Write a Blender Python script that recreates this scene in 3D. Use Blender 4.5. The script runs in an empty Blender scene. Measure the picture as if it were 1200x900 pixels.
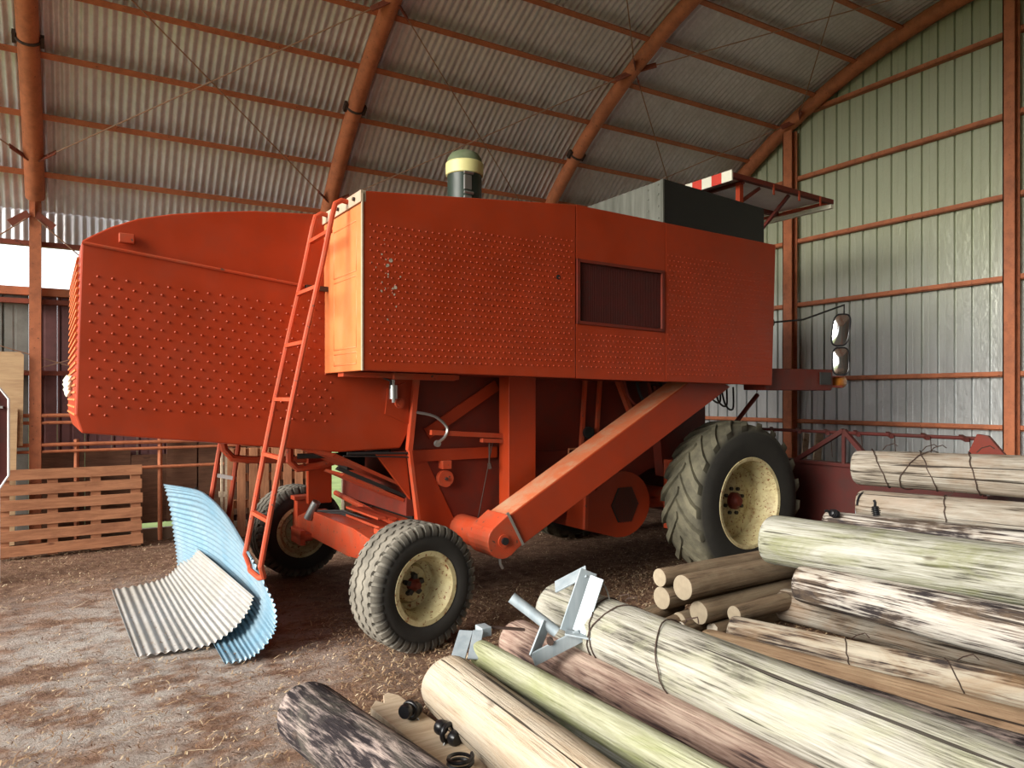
import bpy, bmesh, math, random
from mathutils import Vector, Matrix, noise
random.seed(7)
S = bpy.context.scene
C = S.collection
PI = math.pi
# ------------------------------------------------------------------ camera, sky, exposure
cam_d = bpy.data.cameras.new('camera'); cam = bpy.data.objects.new('camera', cam_d); C.objects.link(cam)
cam.location = (0, 0, 1.6); cam.rotation_euler = (PI/2, 0, -math.radians(31))
cam_d.sensor_fit = 'HORIZONTAL'; cam_d.sensor_width = 36; cam_d.lens = 36*845/1200
cam_d.shift_y = 15/1200; cam_d.clip_start = .02
S.camera = cam
W = bpy.data.worlds.new('sky'); S.world = W; W.use_nodes = True
bg = W.node_tree.nodes['Background']; bg.inputs[0].default_value = (.93, .97, 1.0, 1); bg.inputs[1].default_value = 2.1
sun_d = bpy.data.lights.new('hazy_sun', 'SUN'); sun_d.energy = 8.0; sun_d.angle = math.radians(40); sun_d.color = (1, .95, .86)
sun = bpy.data.objects.new('hazy_sun', sun_d); C.objects.link(sun)
sun.rotation_euler = Vector((.93, .15, -.34)).to_track_quat('-Z', 'Y').to_euler()
S.view_settings.view_transform = 'Standard'; S.view_settings.look = 'None'
S.view_settings.exposure = 0.15; S.view_settings.gamma = 1; S.view_settings.use_curve_mapping = False

# ------------------------------------------------------------------ mesh helpers
class MB:
    def __init__(s): s.v = []; s.f = []; s.m = []
    def add(s, v, f, m=0):
        o = len(s.v); s.v += [tuple(p) for p in v]
        for q in f: s.f.append([o+i for i in q]); s.m.append(m)
        return s
    def box(s, x0, x1, y0, y1, z0, z1, m=0):
        v = [(x, y, z) for z in (z0, z1) for y in (y0, y1) for x in (x0, x1)]
        return s.add(v, [(0,2,3,1),(4,5,7,6),(0,1,5,4),(2,6,7,3),(0,4,6,2),(1,3,7,5)], m)
    def bar(s, p, q, w, h, up=(0,0,1), m=0):
        p = Vector(p); q = Vector(q); d = (q-p).normalized(); up = Vector(up)
        if abs(d.dot(up)) > .99: up = Vector((0,1,0))
        a = d.cross(up).normalized(); b = a.cross(d)
        v = [c + a*i*w/2 + b*j*h/2 for c in (p, q) for j in (-1, 1) for i in (-1, 1)]
        return s.add(v, [(0,2,3,1),(4,5,7,6),(0,1,5,4),(2,6,7,3),(0,4,6,2),(1,3,7,5)], m)
    def tube(s, pts, r, n=8, closed=False, m=0):
        pts = [Vector(p) for p in pts]; N = len(pts); rr = r if isinstance(r, (list, tuple)) else [r]*N
        u = None; rings = []
        for i, p in enumerate(pts):
            if closed: d = pts[(i+1) % N]-pts[i-1]
            else: d = pts[min(i+1, N-1)]-pts[max(i-1, 0)]
            d.normalize()
            if u is None:
                u = d.cross(Vector((0,0,1)) if abs(d.z) < .9 else Vector((1,0,0)))
            u = (u-d*u.dot(d)).normalized(); w = d.cross(u)
            rings.append([p+(u*math.cos(2*PI*k/n)+w*math.sin(2*PI*k/n))*rr[i] for k in range(n)])
        v = [q for g in rings for q in g]; f = []
        for i in range(N if closed else N-1):
            a = i*n; b = ((i+1) % N)*n
            for k in range(n): f.append((a+k, a+(k+1) % n, b+(k+1) % n, b+k))
        if not closed: f.append(tuple(range(n))[::-1]); f.append(tuple(range((N-1)*n, N*n)))
        return s.add(v, f, m)
    def prism(s, poly, y0, y1, m=0, axis='y'):
        n = len(poly)
        def P(a, b, c): return (a, c, b) if axis == 'y' else ((c, a, b) if axis == 'x' else (a, b, c))
        v = [P(a, b, y0) for a, b in poly]+[P(a, b, y1) for a, b in poly]
        f = [tuple(range(n)), tuple(range(n, 2*n))[::-1]]+[(i, i+n, (i+1) % n+n, (i+1) % n) for i in range(n)]
        return s.add(v, f, m)
    def lathe(s, prof, n=32, c=(0,0,0), axis='y', m=0, closed=False):
        v = []; f = []; k = len(prof)
        for i in range(n):
            a = 2*PI*i/n
            for r, h in prof:
                p = (r*math.cos(a), h, r*math.sin(a)) if axis == 'y' else ((h, r*math.cos(a), r*math.sin(a)) if axis == 'x' else (r*math.cos(a), r*math.sin(a), h))
                v.append((p[0]+c[0], p[1]+c[1], p[2]+c[2]))
        for i in range(n):
            j = (i+1) % n
            for q in range(k if closed else k-1):
                q2 = (q+1) % k
                f.append((i*k+q, i*k+q2, j*k+q2, j*k+q))
        return s.add(v, f, m)
    def disc(s, c, r, h, n=20, axis='y', m=0):
        return s.lathe([(0.0001, h[0]), (r, h[0]), (r, h[1]), (0.0001, h[1])], n, c, axis, m)
    def build(s, name, mat, parent=None, smooth=False, bevel=0, solid=0, recalc=True):
        me = bpy.data.meshes.new(name); me.from_pydata(s.v, [], s.f); me.update()
        ms = mat if isinstance(mat, (list, tuple)) else [mat]
        for x in ms: me.materials.append(x)
        if len(ms) > 1: me.polygons.foreach_set('material_index', s.m)
        if recalc:
            b = bmesh.new(); b.from_mesh(me); bmesh.ops.recalc_face_normals(b, faces=b.faces); b.to_mesh(me); b.free()
        if smooth:
            me.polygons.foreach_set('use_smooth', [True]*len(me.polygons))
            if smooth != 'all': me.set_sharp_from_angle(angle=math.radians(40))
        o = bpy.data.objects.new(name, me); C.objects.link(o)
        if parent: o.parent = parent
        if bevel: md = o.modifiers.new('bevel', 'BEVEL'); md.width = bevel; md.segments = 2; md.limit_method = 'ANGLE'
        if solid: md = o.modifiers.new('solid', 'SOLIDIFY'); md.thickness = solid; md.offset = 0
        return o
def empty(name, loc=(0,0,0), rz=0):
    o = bpy.data.objects.new(name, None); C.objects.link(o); o.location = loc; o.rotation_euler = (0,0,rz); return o
def tag(o, label, cat, group=None):
    o['label'] = label; o['category'] = cat
    if group: o['group'] = group
    return o
def struct(o): o['kind'] = 'structure'; return o
def inst(src, parent=None, loc=(0,0,0), rot=(0,0,0), name=None):
    o = bpy.data.objects.new(name or src.name.split('.')[0], src.data); C.objects.link(o); o.parent = parent
    o.location = loc; o.rotation_euler = rot
    for m in src.modifiers:
        n = o.modifiers.new(m.name, m.type)
        if m.type == 'BEVEL': n.width = m.width; n.segments = m.segments; n.limit_method = m.limit_method
        if m.type == 'SOLIDIFY': n.thickness = m.thickness; n.offset = m.offset
    return o

def cat(pts, n):
    P = [Vector(p) for p in pts]; out = []
    for i in range(n+1):
        t = i/n*(len(P)-1); k = min(int(t), len(P)-2); u = t-k
        p0 = P[max(k-1, 0)]; p1 = P[k]; p2 = P[k+1]; p3 = P[min(k+2, len(P)-1)]
        out.append(.5*((2*p1)+(p2-p0)*u+(2*p0-5*p1+4*p2-p3)*u*u+(3*p1-p0-3*p2+p3)*u**3))
    return out
# ------------------------------------------------------------------ materials
class NT:
    def __init__(s, name):
        s.mat = bpy.data.materials.new(name); s.mat.use_nodes = True; s.t = s.mat.node_tree; s.n = s.t.nodes; s.l = s.t.links
        s.b = s.n['Principled BSDF']
    def new(s, ty, **k):
        x = s.n.new(ty)
        for a, b in k.items(): setattr(x, a, b)
        return x
    def set(s, sock, v):
        if isinstance(v, bpy.types.NodeSocket): s.l.new(v, sock)
        elif isinstance(v, (tuple, list)) and len(v) == 3 and sock.type == 'RGBA': sock.default_value = (*v, 1)
        else: sock.default_value = v
    def coord(s, kind='Object', scale=(1,1,1), rnd=False):
        c = s.new('ShaderNodeTexCoord').outputs[kind]
        if rnd:
            oi = s.new('ShaderNodeObjectInfo'); mul = s.new('ShaderNodeMath', operation='MULTIPLY'); s.l.new(oi.outputs['Random'], mul.inputs[0]); mul.inputs[1].default_value = 37.
            va = s.new('ShaderNodeVectorMath', operation='ADD'); s.l.new(c, va.inputs[0]); s.l.new(mul.outputs[0], va.inputs[1]); c = va.outputs[0]
        mp = s.new('ShaderNodeMapping'); s.l.new(c, mp.inputs[0]); mp.inputs['Scale'].default_value = scale
        return mp.outputs[0]
    def noise(s, vec, scale, detail=5, rough=.55, dist=0):
        x = s.new('ShaderNodeTexNoise'); s.l.new(vec, x.inputs['Vector']); x.inputs['Scale'].default_value = scale
        x.inputs['Detail'].default_value = detail; x.inputs['Roughness'].default_value = rough; x.inputs['Distortion'].default_value = dist
        return x.outputs['Fac']
    def ramp(s, fac, stops):
        x = s.new('ShaderNodeValToRGB'); s.l.new(fac, x.inputs[0]); e = x.color_ramp.elements
        while len(e) < len(stops): e.new(.5)
        for i, (p, c) in enumerate(stops):
            e[i].position = p; e[i].color = (*c, 1) if isinstance(c, (tuple, list)) else (c, c, c, 1)
        return x.outputs[0]
    def mix(s, f, a, b, mode='MIX'):
        x = s.new('ShaderNodeMix', data_type='RGBA', blend_type=mode)
        s.set(x.inputs['Factor'], f); s.set(x.inputs['A'], a); s.set(x.inputs['B'], b); return x.outputs['Result']
    def math(s, op, a, b=0., c=0.):
        x = s.new('ShaderNodeMath', operation=op); s.set(x.inputs[0], a); s.set(x.inputs[1], b)
        if len(x.inputs) > 2: s.set(x.inputs[2], c)
        return x.outputs[0]
    def maprange(s, v, a, b, c=0., d=1.):
        x = s.new('ShaderNodeMapRange'); s.set(x.inputs[0], v); x.inputs[1].default_value = a; x.inputs[2].default_value = b; x.inputs[3].default_value = c; x.inputs[4].default_value = d
        return x.outputs[0]
    def bump(s, h, strength=.3, dist=.01):
        x = s.new('ShaderNodeBump'); s.l.new(h, x.inputs['Height']); x.inputs['Strength'].default_value = strength; x.inputs['Distance'].default_value = dist
        s.l.new(x.outputs[0], s.b.inputs['Normal'])
    def out(s, col, rough=.5, metal=0., spec=.5):
        s.set(s.b.inputs['Base Color'], col); s.set(s.b.inputs['Roughness'], rough); s.set(s.b.inputs['Metallic'], metal); s.b.inputs['Specular IOR Level'].default_value = spec
        return s.mat

def paint(name, col, dirt=(.12,.07,.05), amt=.3, rough=.42, chips=None, chip_amt=.62, scale=3., spec=.35):
    t = NT(name); v = t.coord('Object')
    n1 = t.noise(v, scale, 6, .6); n2 = t.noise(v, scale*9, 5, .6)
    c = t.mix(t.ramp(n1, [(.3, 0.), (.75, 1.)]), tuple(x*.86 for x in col), tuple(min(1, x*1.12) for x in col))
    c = t.mix(t.math('MULTIPLY', t.ramp(t.noise(v, scale*2.3, 8, .7), [(.45, 0.), (.75, 1.)]), amt), c, dirt)
    if chips: c = t.mix(t.ramp(n2, [(chip_amt, 0.), (chip_amt+.03, 1.)]), c, chips)
    t.bump(n2, .06, .004)
    return t.out(c, t.maprange(n1, .3, .7, rough-.06, rough+.14), 0, spec)
def flat(name, col, rough=.6, metal=0., var=.15, scale=8.):
    t = NT(name); v = t.coord('Object'); n = t.noise(v, scale, 5, .6)
    c = t.mix(n, tuple(x*(1-var) for x in col), tuple(min(1, x*(1+var)) for x in col)); t.bump(n, .1, .004)
    return t.out(c, rough, metal)
def wood_log(name, pale, mid, dark, lo=.36, hi=.58, tint=(.2,.22,.08), tint_amt=.0, blot=.5, fine=.45, ck0=.29, st=1.):
    t = NT(name); vf = t.coord('Object', (75, 75, 3.2*st), True); vm = t.coord('Object', (21, 21, 1.15*st), True); vb = t.coord('Object', (4.5, 4.5, 1.6), True)
    nf = t.noise(vf, 1., 6, .65, .4); nm = t.noise(vm, 1., 7, .66, .9); nb = t.noise(vb, 1., 4, .6, .8)
    f = t.math('ADD', t.math('MULTIPLY', nf, fine), t.math('MULTIPLY', nm, 1-fine))
    f = t.math('ADD', f, t.math('MULTIPLY', t.math('SUBTRACT', nb, .5), blot))
    c = t.ramp(f, [(lo, dark), (lo+(hi-lo)*.4, mid), (hi, pale), (min(.99, hi+.18), tuple(min(1, x*1.2) for x in pale))])
    g = t.ramp(t.noise(t.coord('Object', (3., 3., 1.3), True), 1.3, 7, .68, 1.), [(.45, 0.), (.62, 1.)])
    c = t.mix(t.math('MULTIPLY', g, tint_amt), c, tint)
    crack = t.noise(t.coord('Object', (34, 34, .50), True), 1., 3, .5, .35)
    ck = t.ramp(crack, [(ck0, 1.), (ck0+.035, 0.)])
    c = t.mix(t.math('MULTIPLY', ck, .9), c, (.03, .022, .018))
    kn = t.noise(t.coord('Object', (9, 9, 5), True), 1., 1, .4)
    c = t.mix(t.ramp(kn, [(.74, 0.), (.80, .6)]), c, (.07,.045,.03))
    t.bump(t.math('SUBTRACT', f, t.math('MULTIPLY', ck, .8)), .9, .022)
    return t.out(c, .88, 0, .15)
def plank_wood(name, a, b, dark):
    t = NT(name); v = t.coord('Object', (2, 18, 18), True); n = t.noise(v, 1.6, 8, .65, .5)
    c = t.ramp(n, [(.3, b), (.6, a)])
    kn = t.noise(t.coord('Object', (5, 9, 9), True), 1., 2, .5)
    c = t.mix(t.ramp(kn, [(.70, 0.), (.76, .8)]), c, dark)
    c = t.mix(t.math('MULTIPLY', t.ramp(t.noise(t.coord('Object', (1.5, 3, 3), True), 1.5, 6, .65), [(.5, 0.), (.75, 1.)]), .55), c, dark)
    t.bump(n, .35, .004); return t.out(c, .8, 0, .2)

M = {}
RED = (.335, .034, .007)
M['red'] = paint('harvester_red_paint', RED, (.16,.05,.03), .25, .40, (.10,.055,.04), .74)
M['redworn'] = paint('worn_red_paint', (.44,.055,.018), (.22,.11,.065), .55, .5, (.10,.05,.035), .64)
M['reddark'] = paint('shaded_red_paint', (.155,.019,.009), (.05,.025,.018), .6, .55, (.05,.03,.025), .70)  # dirty red, darkened so the colour carries the shade on the lower body
M['maroon'] = paint('shaded_maroon_paint', (.075,.012,.009), (.03,.02,.017), .5, .6, (.05,.03,.025), .68)  # header shade put into a darker red; also the guard's own maroon
M['redlit'] = paint('lit_orange_red_paint', (.62,.175,.055), (.50,.22,.11), .45, .5, (.25,.12,.07), .76)  # red lightened to orange: strong light on the rear faces put into the colour
M['dusty'] = paint('dusty_red_paint', (.50,.13,.05), (.42,.30,.19), .95, .75, (.12,.08,.05), .72, 2.)
M['oxide'] = paint('red_oxide_steel', (.50,.165,.075), (.17,.06,.035), .6, .55, (.10,.045,.03), .66, 4.)
M['oxidedark'] = paint('dark_oxide_steel', (.24,.062,.036), (.09,.035,.025), .6, .6, (.06,.03,.025), .64, 4.)
M['cream'] = paint('cream_rim_paint', (.56,.49,.27), (.26,.14,.055), .8, .5, (.20,.065,.02), .60, 5.)
M['creamband'] = flat('cream_plastic', (.62,.58,.26), .5)
M['black'] = flat('black_metal', (.012,.012,.011), .55)
M['blackplastic'] = flat('black_plastic', (.010,.010,.012), .3)
M['intake'] = paint('dark_green_metal', (.022,.035,.027), (.06,.06,.05), .3, .35)
M['dome'] = paint('green_dusty_dome', (.12,.15,.08), (.25,.25,.18), .5, .6)
M['steel'] = flat('bare_steel', (.42,.42,.41), .38, .85)
M['whitep'] = flat('white_paint', (.84,.82,.80), .55)
M['beige'] = paint('faded_beige_paint', (.42,.33,.24), (.30,.16,.09), .5, .6)
M['stripered'] = flat('stripe_red', (.62,.05,.03), .5)
M['stripewhite'] = flat('stripe_white', (.78,.76,.62), .5)
M['amber'] = flat('amber_lens', (.55,.20,.03), .25)
M['wire'] = flat('rusty_wire', (.055,.032,.024), .7, .3)
M['rod'] = flat('brace_rod_steel', (.34,.20,.13), .6, .3)
M['hose'] = flat('rubber_hose', (.018,.016,.016), .5)
M['rag'] = flat('pale_bag', (.62,.62,.50), .6, 0, .4, 30)
M['flake'] = flat('bare_primer', (.42,.36,.28), .6, 0, .4, 60)
M['mirror'] = flat('mirror_glass', (.80,.80,.80), .12, 1.)
M['concrete'] = flat('timber_sill', (.20,.12,.075), .85, 0, .3)
# galvanised sheets
def galv(name, a, b, rough=.42, metal=.75, stain=None, stain_amt=0., sc=2., streak=(9,9,1.)):
    t = NT(name); v = t.coord('Object', streak, True); n = t.noise(v, sc, 7, .65)
    c = t.mix(t.ramp(n, [(.3, 0.), (.7, 1.)]), a, b)
    if stain: c = t.mix(t.math('MULTIPLY', t.ramp(t.noise(t.coord('Object', (1.2,1.2,.7), True), 1.4, 6, .65), [(.35, 0.), (.7, 1.)]), stain_amt), c, stain)
    t.bump(t.noise(t.coord('Object'), 26, 3, .5), .10, .006)
    return t.out(c, t.maprange(n, .3, .7, rough-.08, rough+.12), metal)
M['roof'] = galv('galvanised_roof', (.66,.65,.68), (.84,.83,.86), .38, .35, (.42,.39,.37), .35)
M['blue'] = galv('pale_blue_sheet', (.125,.255,.35), (.19,.335,.44), .38, .25, (.45,.42,.38), .35, 3.)
M['greysheet'] = galv('grey_dusty_sheet', (.34,.33,.325), (.45,.435,.42), .55, .3, (.30,.26,.18), .45, 3.)
M['tankgrey'] = galv('tank_galvanised', (.11,.115,.095), (.20,.205,.175), .4, .3)
M['galvbr'] = galv('galvanised_bracket', (.27,.33,.37), (.40,.45,.48), .55, .3)
def gable_mat():
    t = NT('gable_sheet'); g = t.new('ShaderNodeNewGeometry').outputs['Position']
    sx = t.new('ShaderNodeSeparateXYZ'); t.l.new(g, sx.inputs[0])
    v = t.coord('Object', (3, 3, .5), True); n = t.noise(v, 2.2, 6, .6)
    c = t.mix(n, (.42,.44,.44), (.64,.66,.66))
    # greener tint towards the top of the sheets, broken up by noise
    grn = t.maprange(t.math('ADD', sx.outputs[2], t.math('MULTIPLY', t.noise(t.coord('Object', (1,1,.4)), 1.4, 5, .6), 1.6)), 2.6, 4.6, 0., .85)
    c = t.mix(grn, c, (.45,.48,.31))
    dn = t.noise(t.coord('Object', (2.2,7,5)), 1.7, 4, .55)
    t.bump(dn, .35, .03)
    return t.out(c, .42, t.maprange(sx.outputs[2], 2., 4.5, .5, .12))
M['gable'] = gable_mat()
M['wallred'] = paint('wall_purple_red_sheet', (.19,.085,.085), (.06,.04,.04), .6, .55)
M['wallgrey'] = paint('wall_grey_sheet', (.20,.20,.18), (.08,.07,.06), .5, .55)
M['ply'] = plank_wood('pale_plywood', (.62,.42,.24), (.48,.30,.17), (.25,.12,.06))
M['darkply'] = plank_wood('dark_boards', (.20,.10,.06), (.11,.055,.035), (.05,.025,.02))
M['pallet'] = plank_wood('pallet_wood', (.52,.24,.125), (.32,.135,.07), (.14,.05,.03))
M['palewood'] = plank_wood('pale_board', (.62,.50,.36), (.42,.31,.21), (.2,.12,.08))
def tyre_mat(name, dusty, base=(.020,.019,.018)):
    t = NT(name); v = t.coord('Object')
    sx = t.new('ShaderNodeSeparateXYZ'); t.l.new(v, sx.inputs[0])
    r = t.math('SQRT', t.math('ADD', t.math('MULTIPLY', sx.outputs[0], sx.outputs[0]), t.math('MULTIPLY', sx.outputs[2], sx.outputs[2])))
    n = t.noise(v, 7, 7, .65)
    f = t.math('MULTIPLY', t.maprange(r, dusty[0], dusty[1], .08, 1.), t.ramp(n, [(.3, .35), (.65, 1.)]))
    c = t.mix(f, base, dusty[2]); t.bump(t.noise(v, 60, 4, .6), .2, .004)
    return t.out(c, .82, 0, .25)
M['tyreF'] = tyre_mat('drive_tyre_rubber', (.60, .68, (.17,.155,.105)))
M['tyreR'] = tyre_mat('steer_tyre_rubber', (.33, .385, (.22,.20,.165)))
PALE = (.66,.62,.54); 
M['logwhite'] = wood_log('log_white_grey', (.47,.445,.40), (.27,.24,.215), (.035,.029,.030), .45, .54, (.30,.21,.13), .35, .60, .5, .315)
M['logash'] = wood_log('log_ash_grey', (.37,.34,.29), (.26,.225,.18), (.06,.048,.038), .39, .60, (.25,.145,.08), .40, .45, .55, .325)
M['loggreen'] = wood_log('log_lichen', (.42,.415,.365), (.29,.285,.23), (.07,.066,.05), .40, .58, (.19,.20,.085), .60, .45, .5, .315)
M['loggrey'] = wood_log('log_pale_grey', (.40,.385,.34), (.29,.275,.23), (.075,.068,.056), .39, .59, (.33,.335,.22), .50, .40, .5, .30)
M['logpole'] = wood_log('log_green_pole', (.42,.42,.31), (.29,.29,.19), (.10,.10,.06), .34, .58, (.21,.24,.07), .50, .35)
M['logtan'] = wood_log('log_tan', (.50,.415,.31), (.40,.31,.22), (.17,.11,.07), .32, .56, (.44,.40,.34), .45, .35, .45, .33)
M['logdark'] = wood_log('log_dark_bark', (.34,.27,.24), (.12,.095,.09), (.020,.016,.018), .47, .60, (.22,.20,.16), .30, .45, .45, .29, 2.6)
M['logpurple'] = wood_log('log_purple_brown', (.42,.32,.26), (.23,.15,.12), (.045,.03,.03), .40, .60, (.20,.12,.10), .40, .45)
M['logmix'] = wood_log('log_pale_streaked', (.47,.42,.335), (.27,.21,.16), (.045,.036,.034), .43, .55, (.32,.19,.09), .45, .60, .5, .31)
M['logbrown'] = wood_log('log_brown', (.42,.30,.19), (.32,.21,.13), (.10,.06,.04), .34, .58, (.16,.09,.05), .35, .30)
M['pole'] = wood_log('pole_brown', (.22,.155,.10), (.15,.105,.068), (.05,.035,.025), .34, .60, (.30,.25,.17), .35, .30)
M['endgrain'] = flat('cut_end_grain', (.31,.255,.18), .85, 0, .3, 22)
M['endwhite'] = flat('weathered_end', (.48,.43,.35), .85, 0, .3, 18)
def dirt_mat():
    t = NT('barn_dirt'); v = t.coord('Object')
    n = t.noise(v, 9, 10, .72); n2 = t.noise(v, 1.3, 5, .6); n3 = t.noise(v, 60, 6, .7)
    c = t.ramp(n, [(.28, (.07,.038,.027)), (.5, (.215,.125,.087)), (.72, (.38,.25,.18))])
    c = t.mix(t.math('MULTIPLY', t.ramp(n3, [(.5, 0.), (.66, 1.)]), .55), c, (.34,.22,.14))
    c = t.mix(t.math('MULTIPLY', t.ramp(n3, [(.30, 1.), (.42, 0.)]), .6), c, (.04,.022,.016))
    # worn pale dust where feet and sheep have scraped down to the hard ground
    sx = t.new('ShaderNodeSeparateXYZ'); t.l.new(v, sx.inputs[0])
    dx = t.math('ADD', sx.outputs[0], -.25); dy = t.math('MULTIPLY', t.math('ADD', sx.outputs[1], -4.9), .62)
    rr = t.math('SQRT', t.math('ADD', t.math('MULTIPLY', dx, dx), t.math('MULTIPLY', dy, dy)))
    msk = t.math('MULTIPLY', t.maprange(rr, .6, 1.7, 1., 0.), t.ramp(t.noise(t.coord('Object', (1,1.5,1)), 2.6, 9, .72), [(.42, 0.), (.56, 1.)]))
    c = t.mix(t.math('MULTIPLY', msk, .92), c, t.mix(n, (.30,.26,.235), (.56,.51,.46)))
    t.bump(t.math('ADD', n, t.math('MULTIPLY', n3, .45)), .75, .05)
    return t.out(c, .95, 0, .1)
M['dirt'] = dirt_mat()
def straw_mat():
    t = NT('straw'); g = t.new('ShaderNodeNewGeometry')
    c = t.ramp(g.outputs['Random Per Island'], [(0., (.10,.05,.03)), (.45, (.24,.14,.08)), (.8, (.42,.29,.17)), (1., (.62,.50,.34))])
    return t.out(c, .85, 0, .2)
M['straw'] = straw_mat()
def grass_mat():
    t = NT('pasture_grass'); v = t.coord('Object'); n = t.noise(v, 3, 8, .7)
    c = t.ramp(n, [(.3, (.09,.12,.04)), (.7, (.20,.25,.09))]); return t.out(c, .9, 0, .1)
M['grass'] = grass_mat()

# ------------------------------------------------------------------ setting: ground
b = MB(); nx, ny = 150, 140; X0, X1, Y0, Y1 = -4.5, 8.72, -3.0, 9.2
for j in range(ny+1):
    for i in range(nx+1):
        x = X0+(X1-X0)*i/nx; y = Y0+(Y1-Y0)*j/ny
        z = noise.fractal(Vector((x*1.7, y*1.7, 0)), 1., 2., 4)*.010+noise.noise(Vector((x*9, y*9, 3)))*.006-.012
        b.v.append((x, y, z))
for j in range(ny):
    for i in range(nx):
        a = j*(nx+1)+i; b.f.append((a, a+1, a+nx+2, a+nx+1)); b.m.append(0)
floor = struct(b.build('floor', M['dirt'], smooth='all', recalc=False))
b = MB(); b.add([(-70,-70,-.08),(80,-70,-.08),(80,80,-.08),(-70,80,-.08)], [(0,1,2,3)])
pad = struct(b.build('pasture_ground', M['grass'])); pad['label'] = 'green pasture outside the open shed'
# straw litter
b = MB()
for i in range(85000):
    # denser close to the camera side
    x = random.uniform(-2.5, 6.5); y = random.uniform(2.0, 8.9) if i % 2 else random.uniform(2.0, 5.2)
    if (x-.2)**2+((y-4.9)*.62)**2 < 1.6 and random.random() < .72: continue
    L = random.uniform(.005, .026)*(2.2 if random.random() < .06 else 1); a = random.uniform(0, 2*PI); w = random.uniform(.0012, .0035)
    z = .004+random.uniform(0, .007); dx, dy = math.cos(a)*L, math.sin(a)*L; px, py = -math.sin(a)*w, math.cos(a)*w; k = random.uniform(-.3, .3)*L; zt = random.uniform(-.003, .012)
    b.add([(x-dx-px, y-dy-py, z), (x-dx+px, y-dy+py, z), (x+px+k*.3, y+py+k*.3, z+.006), (x-px+k*.3, y-py+k*.3, z+.006), (x+dx+px, y+dy+py, z+zt), (x+dx-px, y+dy-py, z+zt)], [(0,1,2,3), (3,2,4,5)])
straw = b.build('straw_litter', M['straw'], recalc=False)
straw['kind'] = 'stuff'; tag(straw, 'chopped straw and chaff scattered over the dirt floor', 'straw')
# clods
b = MB()
for i in range(1500):
    x = random.uniform(-1.5, 5.0); y = random.uniform(2.2, 8.5); r = random.uniform(.004, .011)
    if random.random() < .05: r *= 1.6
    p = [(x+random.uniform(.6,1.2)*r*math.cos(a), y+random.uniform(.6,1.2)*r*math.sin(a), -.004) for a in (0,1.26,2.5,3.77,5.0)]
    b.add(p+[(x+random.uniform(-.3,.3)*r, y+random.uniform(-.3,.3)*r, r*random.uniform(.2,.5))], [(0,1,5),(1,2,5),(2,3,5),(3,4,5),(4,0,5)])
cl = b.build('dirt_clods', M['dirt'], smooth=False); cl['kind'] = 'stuff'; tag(cl, 'loose crumbs of dry dung and soil on the shed floor', 'soil')

# ------------------------------------------------------------------ setting: arched roof
YC, ZC, RR = 3.486, -.926, 7.1
def arc(th, r): return YC+r*math.sin(th), ZC+r*math.cos(th)
def D(x): return math.radians(x)
RS = RR+.118; TE = 51.5
RIBX = [-3.40, -.385, 2.61, 5.62, 8.56]
ceiling = struct(empty('ceiling', (0,0,0)))
def roof_sheet_mesh(t0, t1, up):
    b = MB(); nc, per, nt = 11, 8, 10; w = .838; amp = .0120
    for j in range(nt+1):
        th = D(t0+(t1-t0)*j/nt)
        for i in range(nc*per+1):
            x = w*i/(nc*per); y, z = arc(th, RS+up+amp*math.cos(2*PI*i/per)); b.v.append((x, y, z))
    n = nc*per+1
    for j in range(nt):
        for i in range(n-1): b.f.append((j*n+i, j*n+i+1, (j+1)*n+i+1, (j+1)*n+i)); b.m.append(0)
    return b
bands = [(-TE, -24.), (-25.2, 1.), (-.2, 25.2), (24., TE)]
for k, (t0, t1) in enumerate(bands):
    src = None
    for q in range(17):
        x = -3.75+.762*q+.015
        if src is None:
            src = roof_sheet_mesh(t0, t1, .0 if k % 2 else .004).build('roof_sheet', M['roof'], ceiling, smooth='all', recalc=False); src.location = (x, 0, 0)
        else: inst(src, ceiling, (x, 0, .0015*(q % 2)))
# eave strip: short straight corrugated sheets under the last purlin
def eave_strip():
    b = MB(); nc, per = 11, 8; w = .838
    for z in (3.20, 3.42, 3.60):
        for i in range(nc*per+1): b.v.append((w*i/(nc*per), 9.14+.0095*math.cos(2*PI*i/per), z))
    n = nc*per+1
    for j in range(2):
        for i in range(n-1): b.f.append((j*n+i, j*n+i+1, (j+1)*n+i+1, (j+1)*n+i)); b.m.append(0)
    return b
src = None
for q in range(17):
    x = -3.735+.762*q
    if src is None: src = eave_strip().build('eave_sheet', M['roof'], ceiling, smooth='all', recalc=False); src.location = (x, 0, 0)
    else: inst(src, ceiling, (x, .0015*(q % 2), 0))
# purlins: angle irons lying on the ribs
def purlin_mesh(th, x0, x1):
    b = MB(); r0, r1 = RR+.010, RR+.100
    def q(r, dt): y, z = arc(th+dt/RR, r); return y, z
    # upright web and a lower flange
    for ra, rb, da, db in ((r0, r1, -.005, .005), (r0, r0+.010, -.055, .005)):
        c = [q(ra, da), q(ra, db), q(rb, db), q(rb, da)]
        b.add([(x, y, z) for x in (x0, x1) for y, z in c], [(0,1,2,3), (4,7,6,5), (0,4,5,1), (1,5,6,2), (2,6,7,3), (3,7,4,0)])
    return b
for k in range(20):
    th = D(47.9-5.045*k); purlin_mesh(th, -3.72, 8.64).build('purlin', M['oxide'], ceiling)
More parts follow.
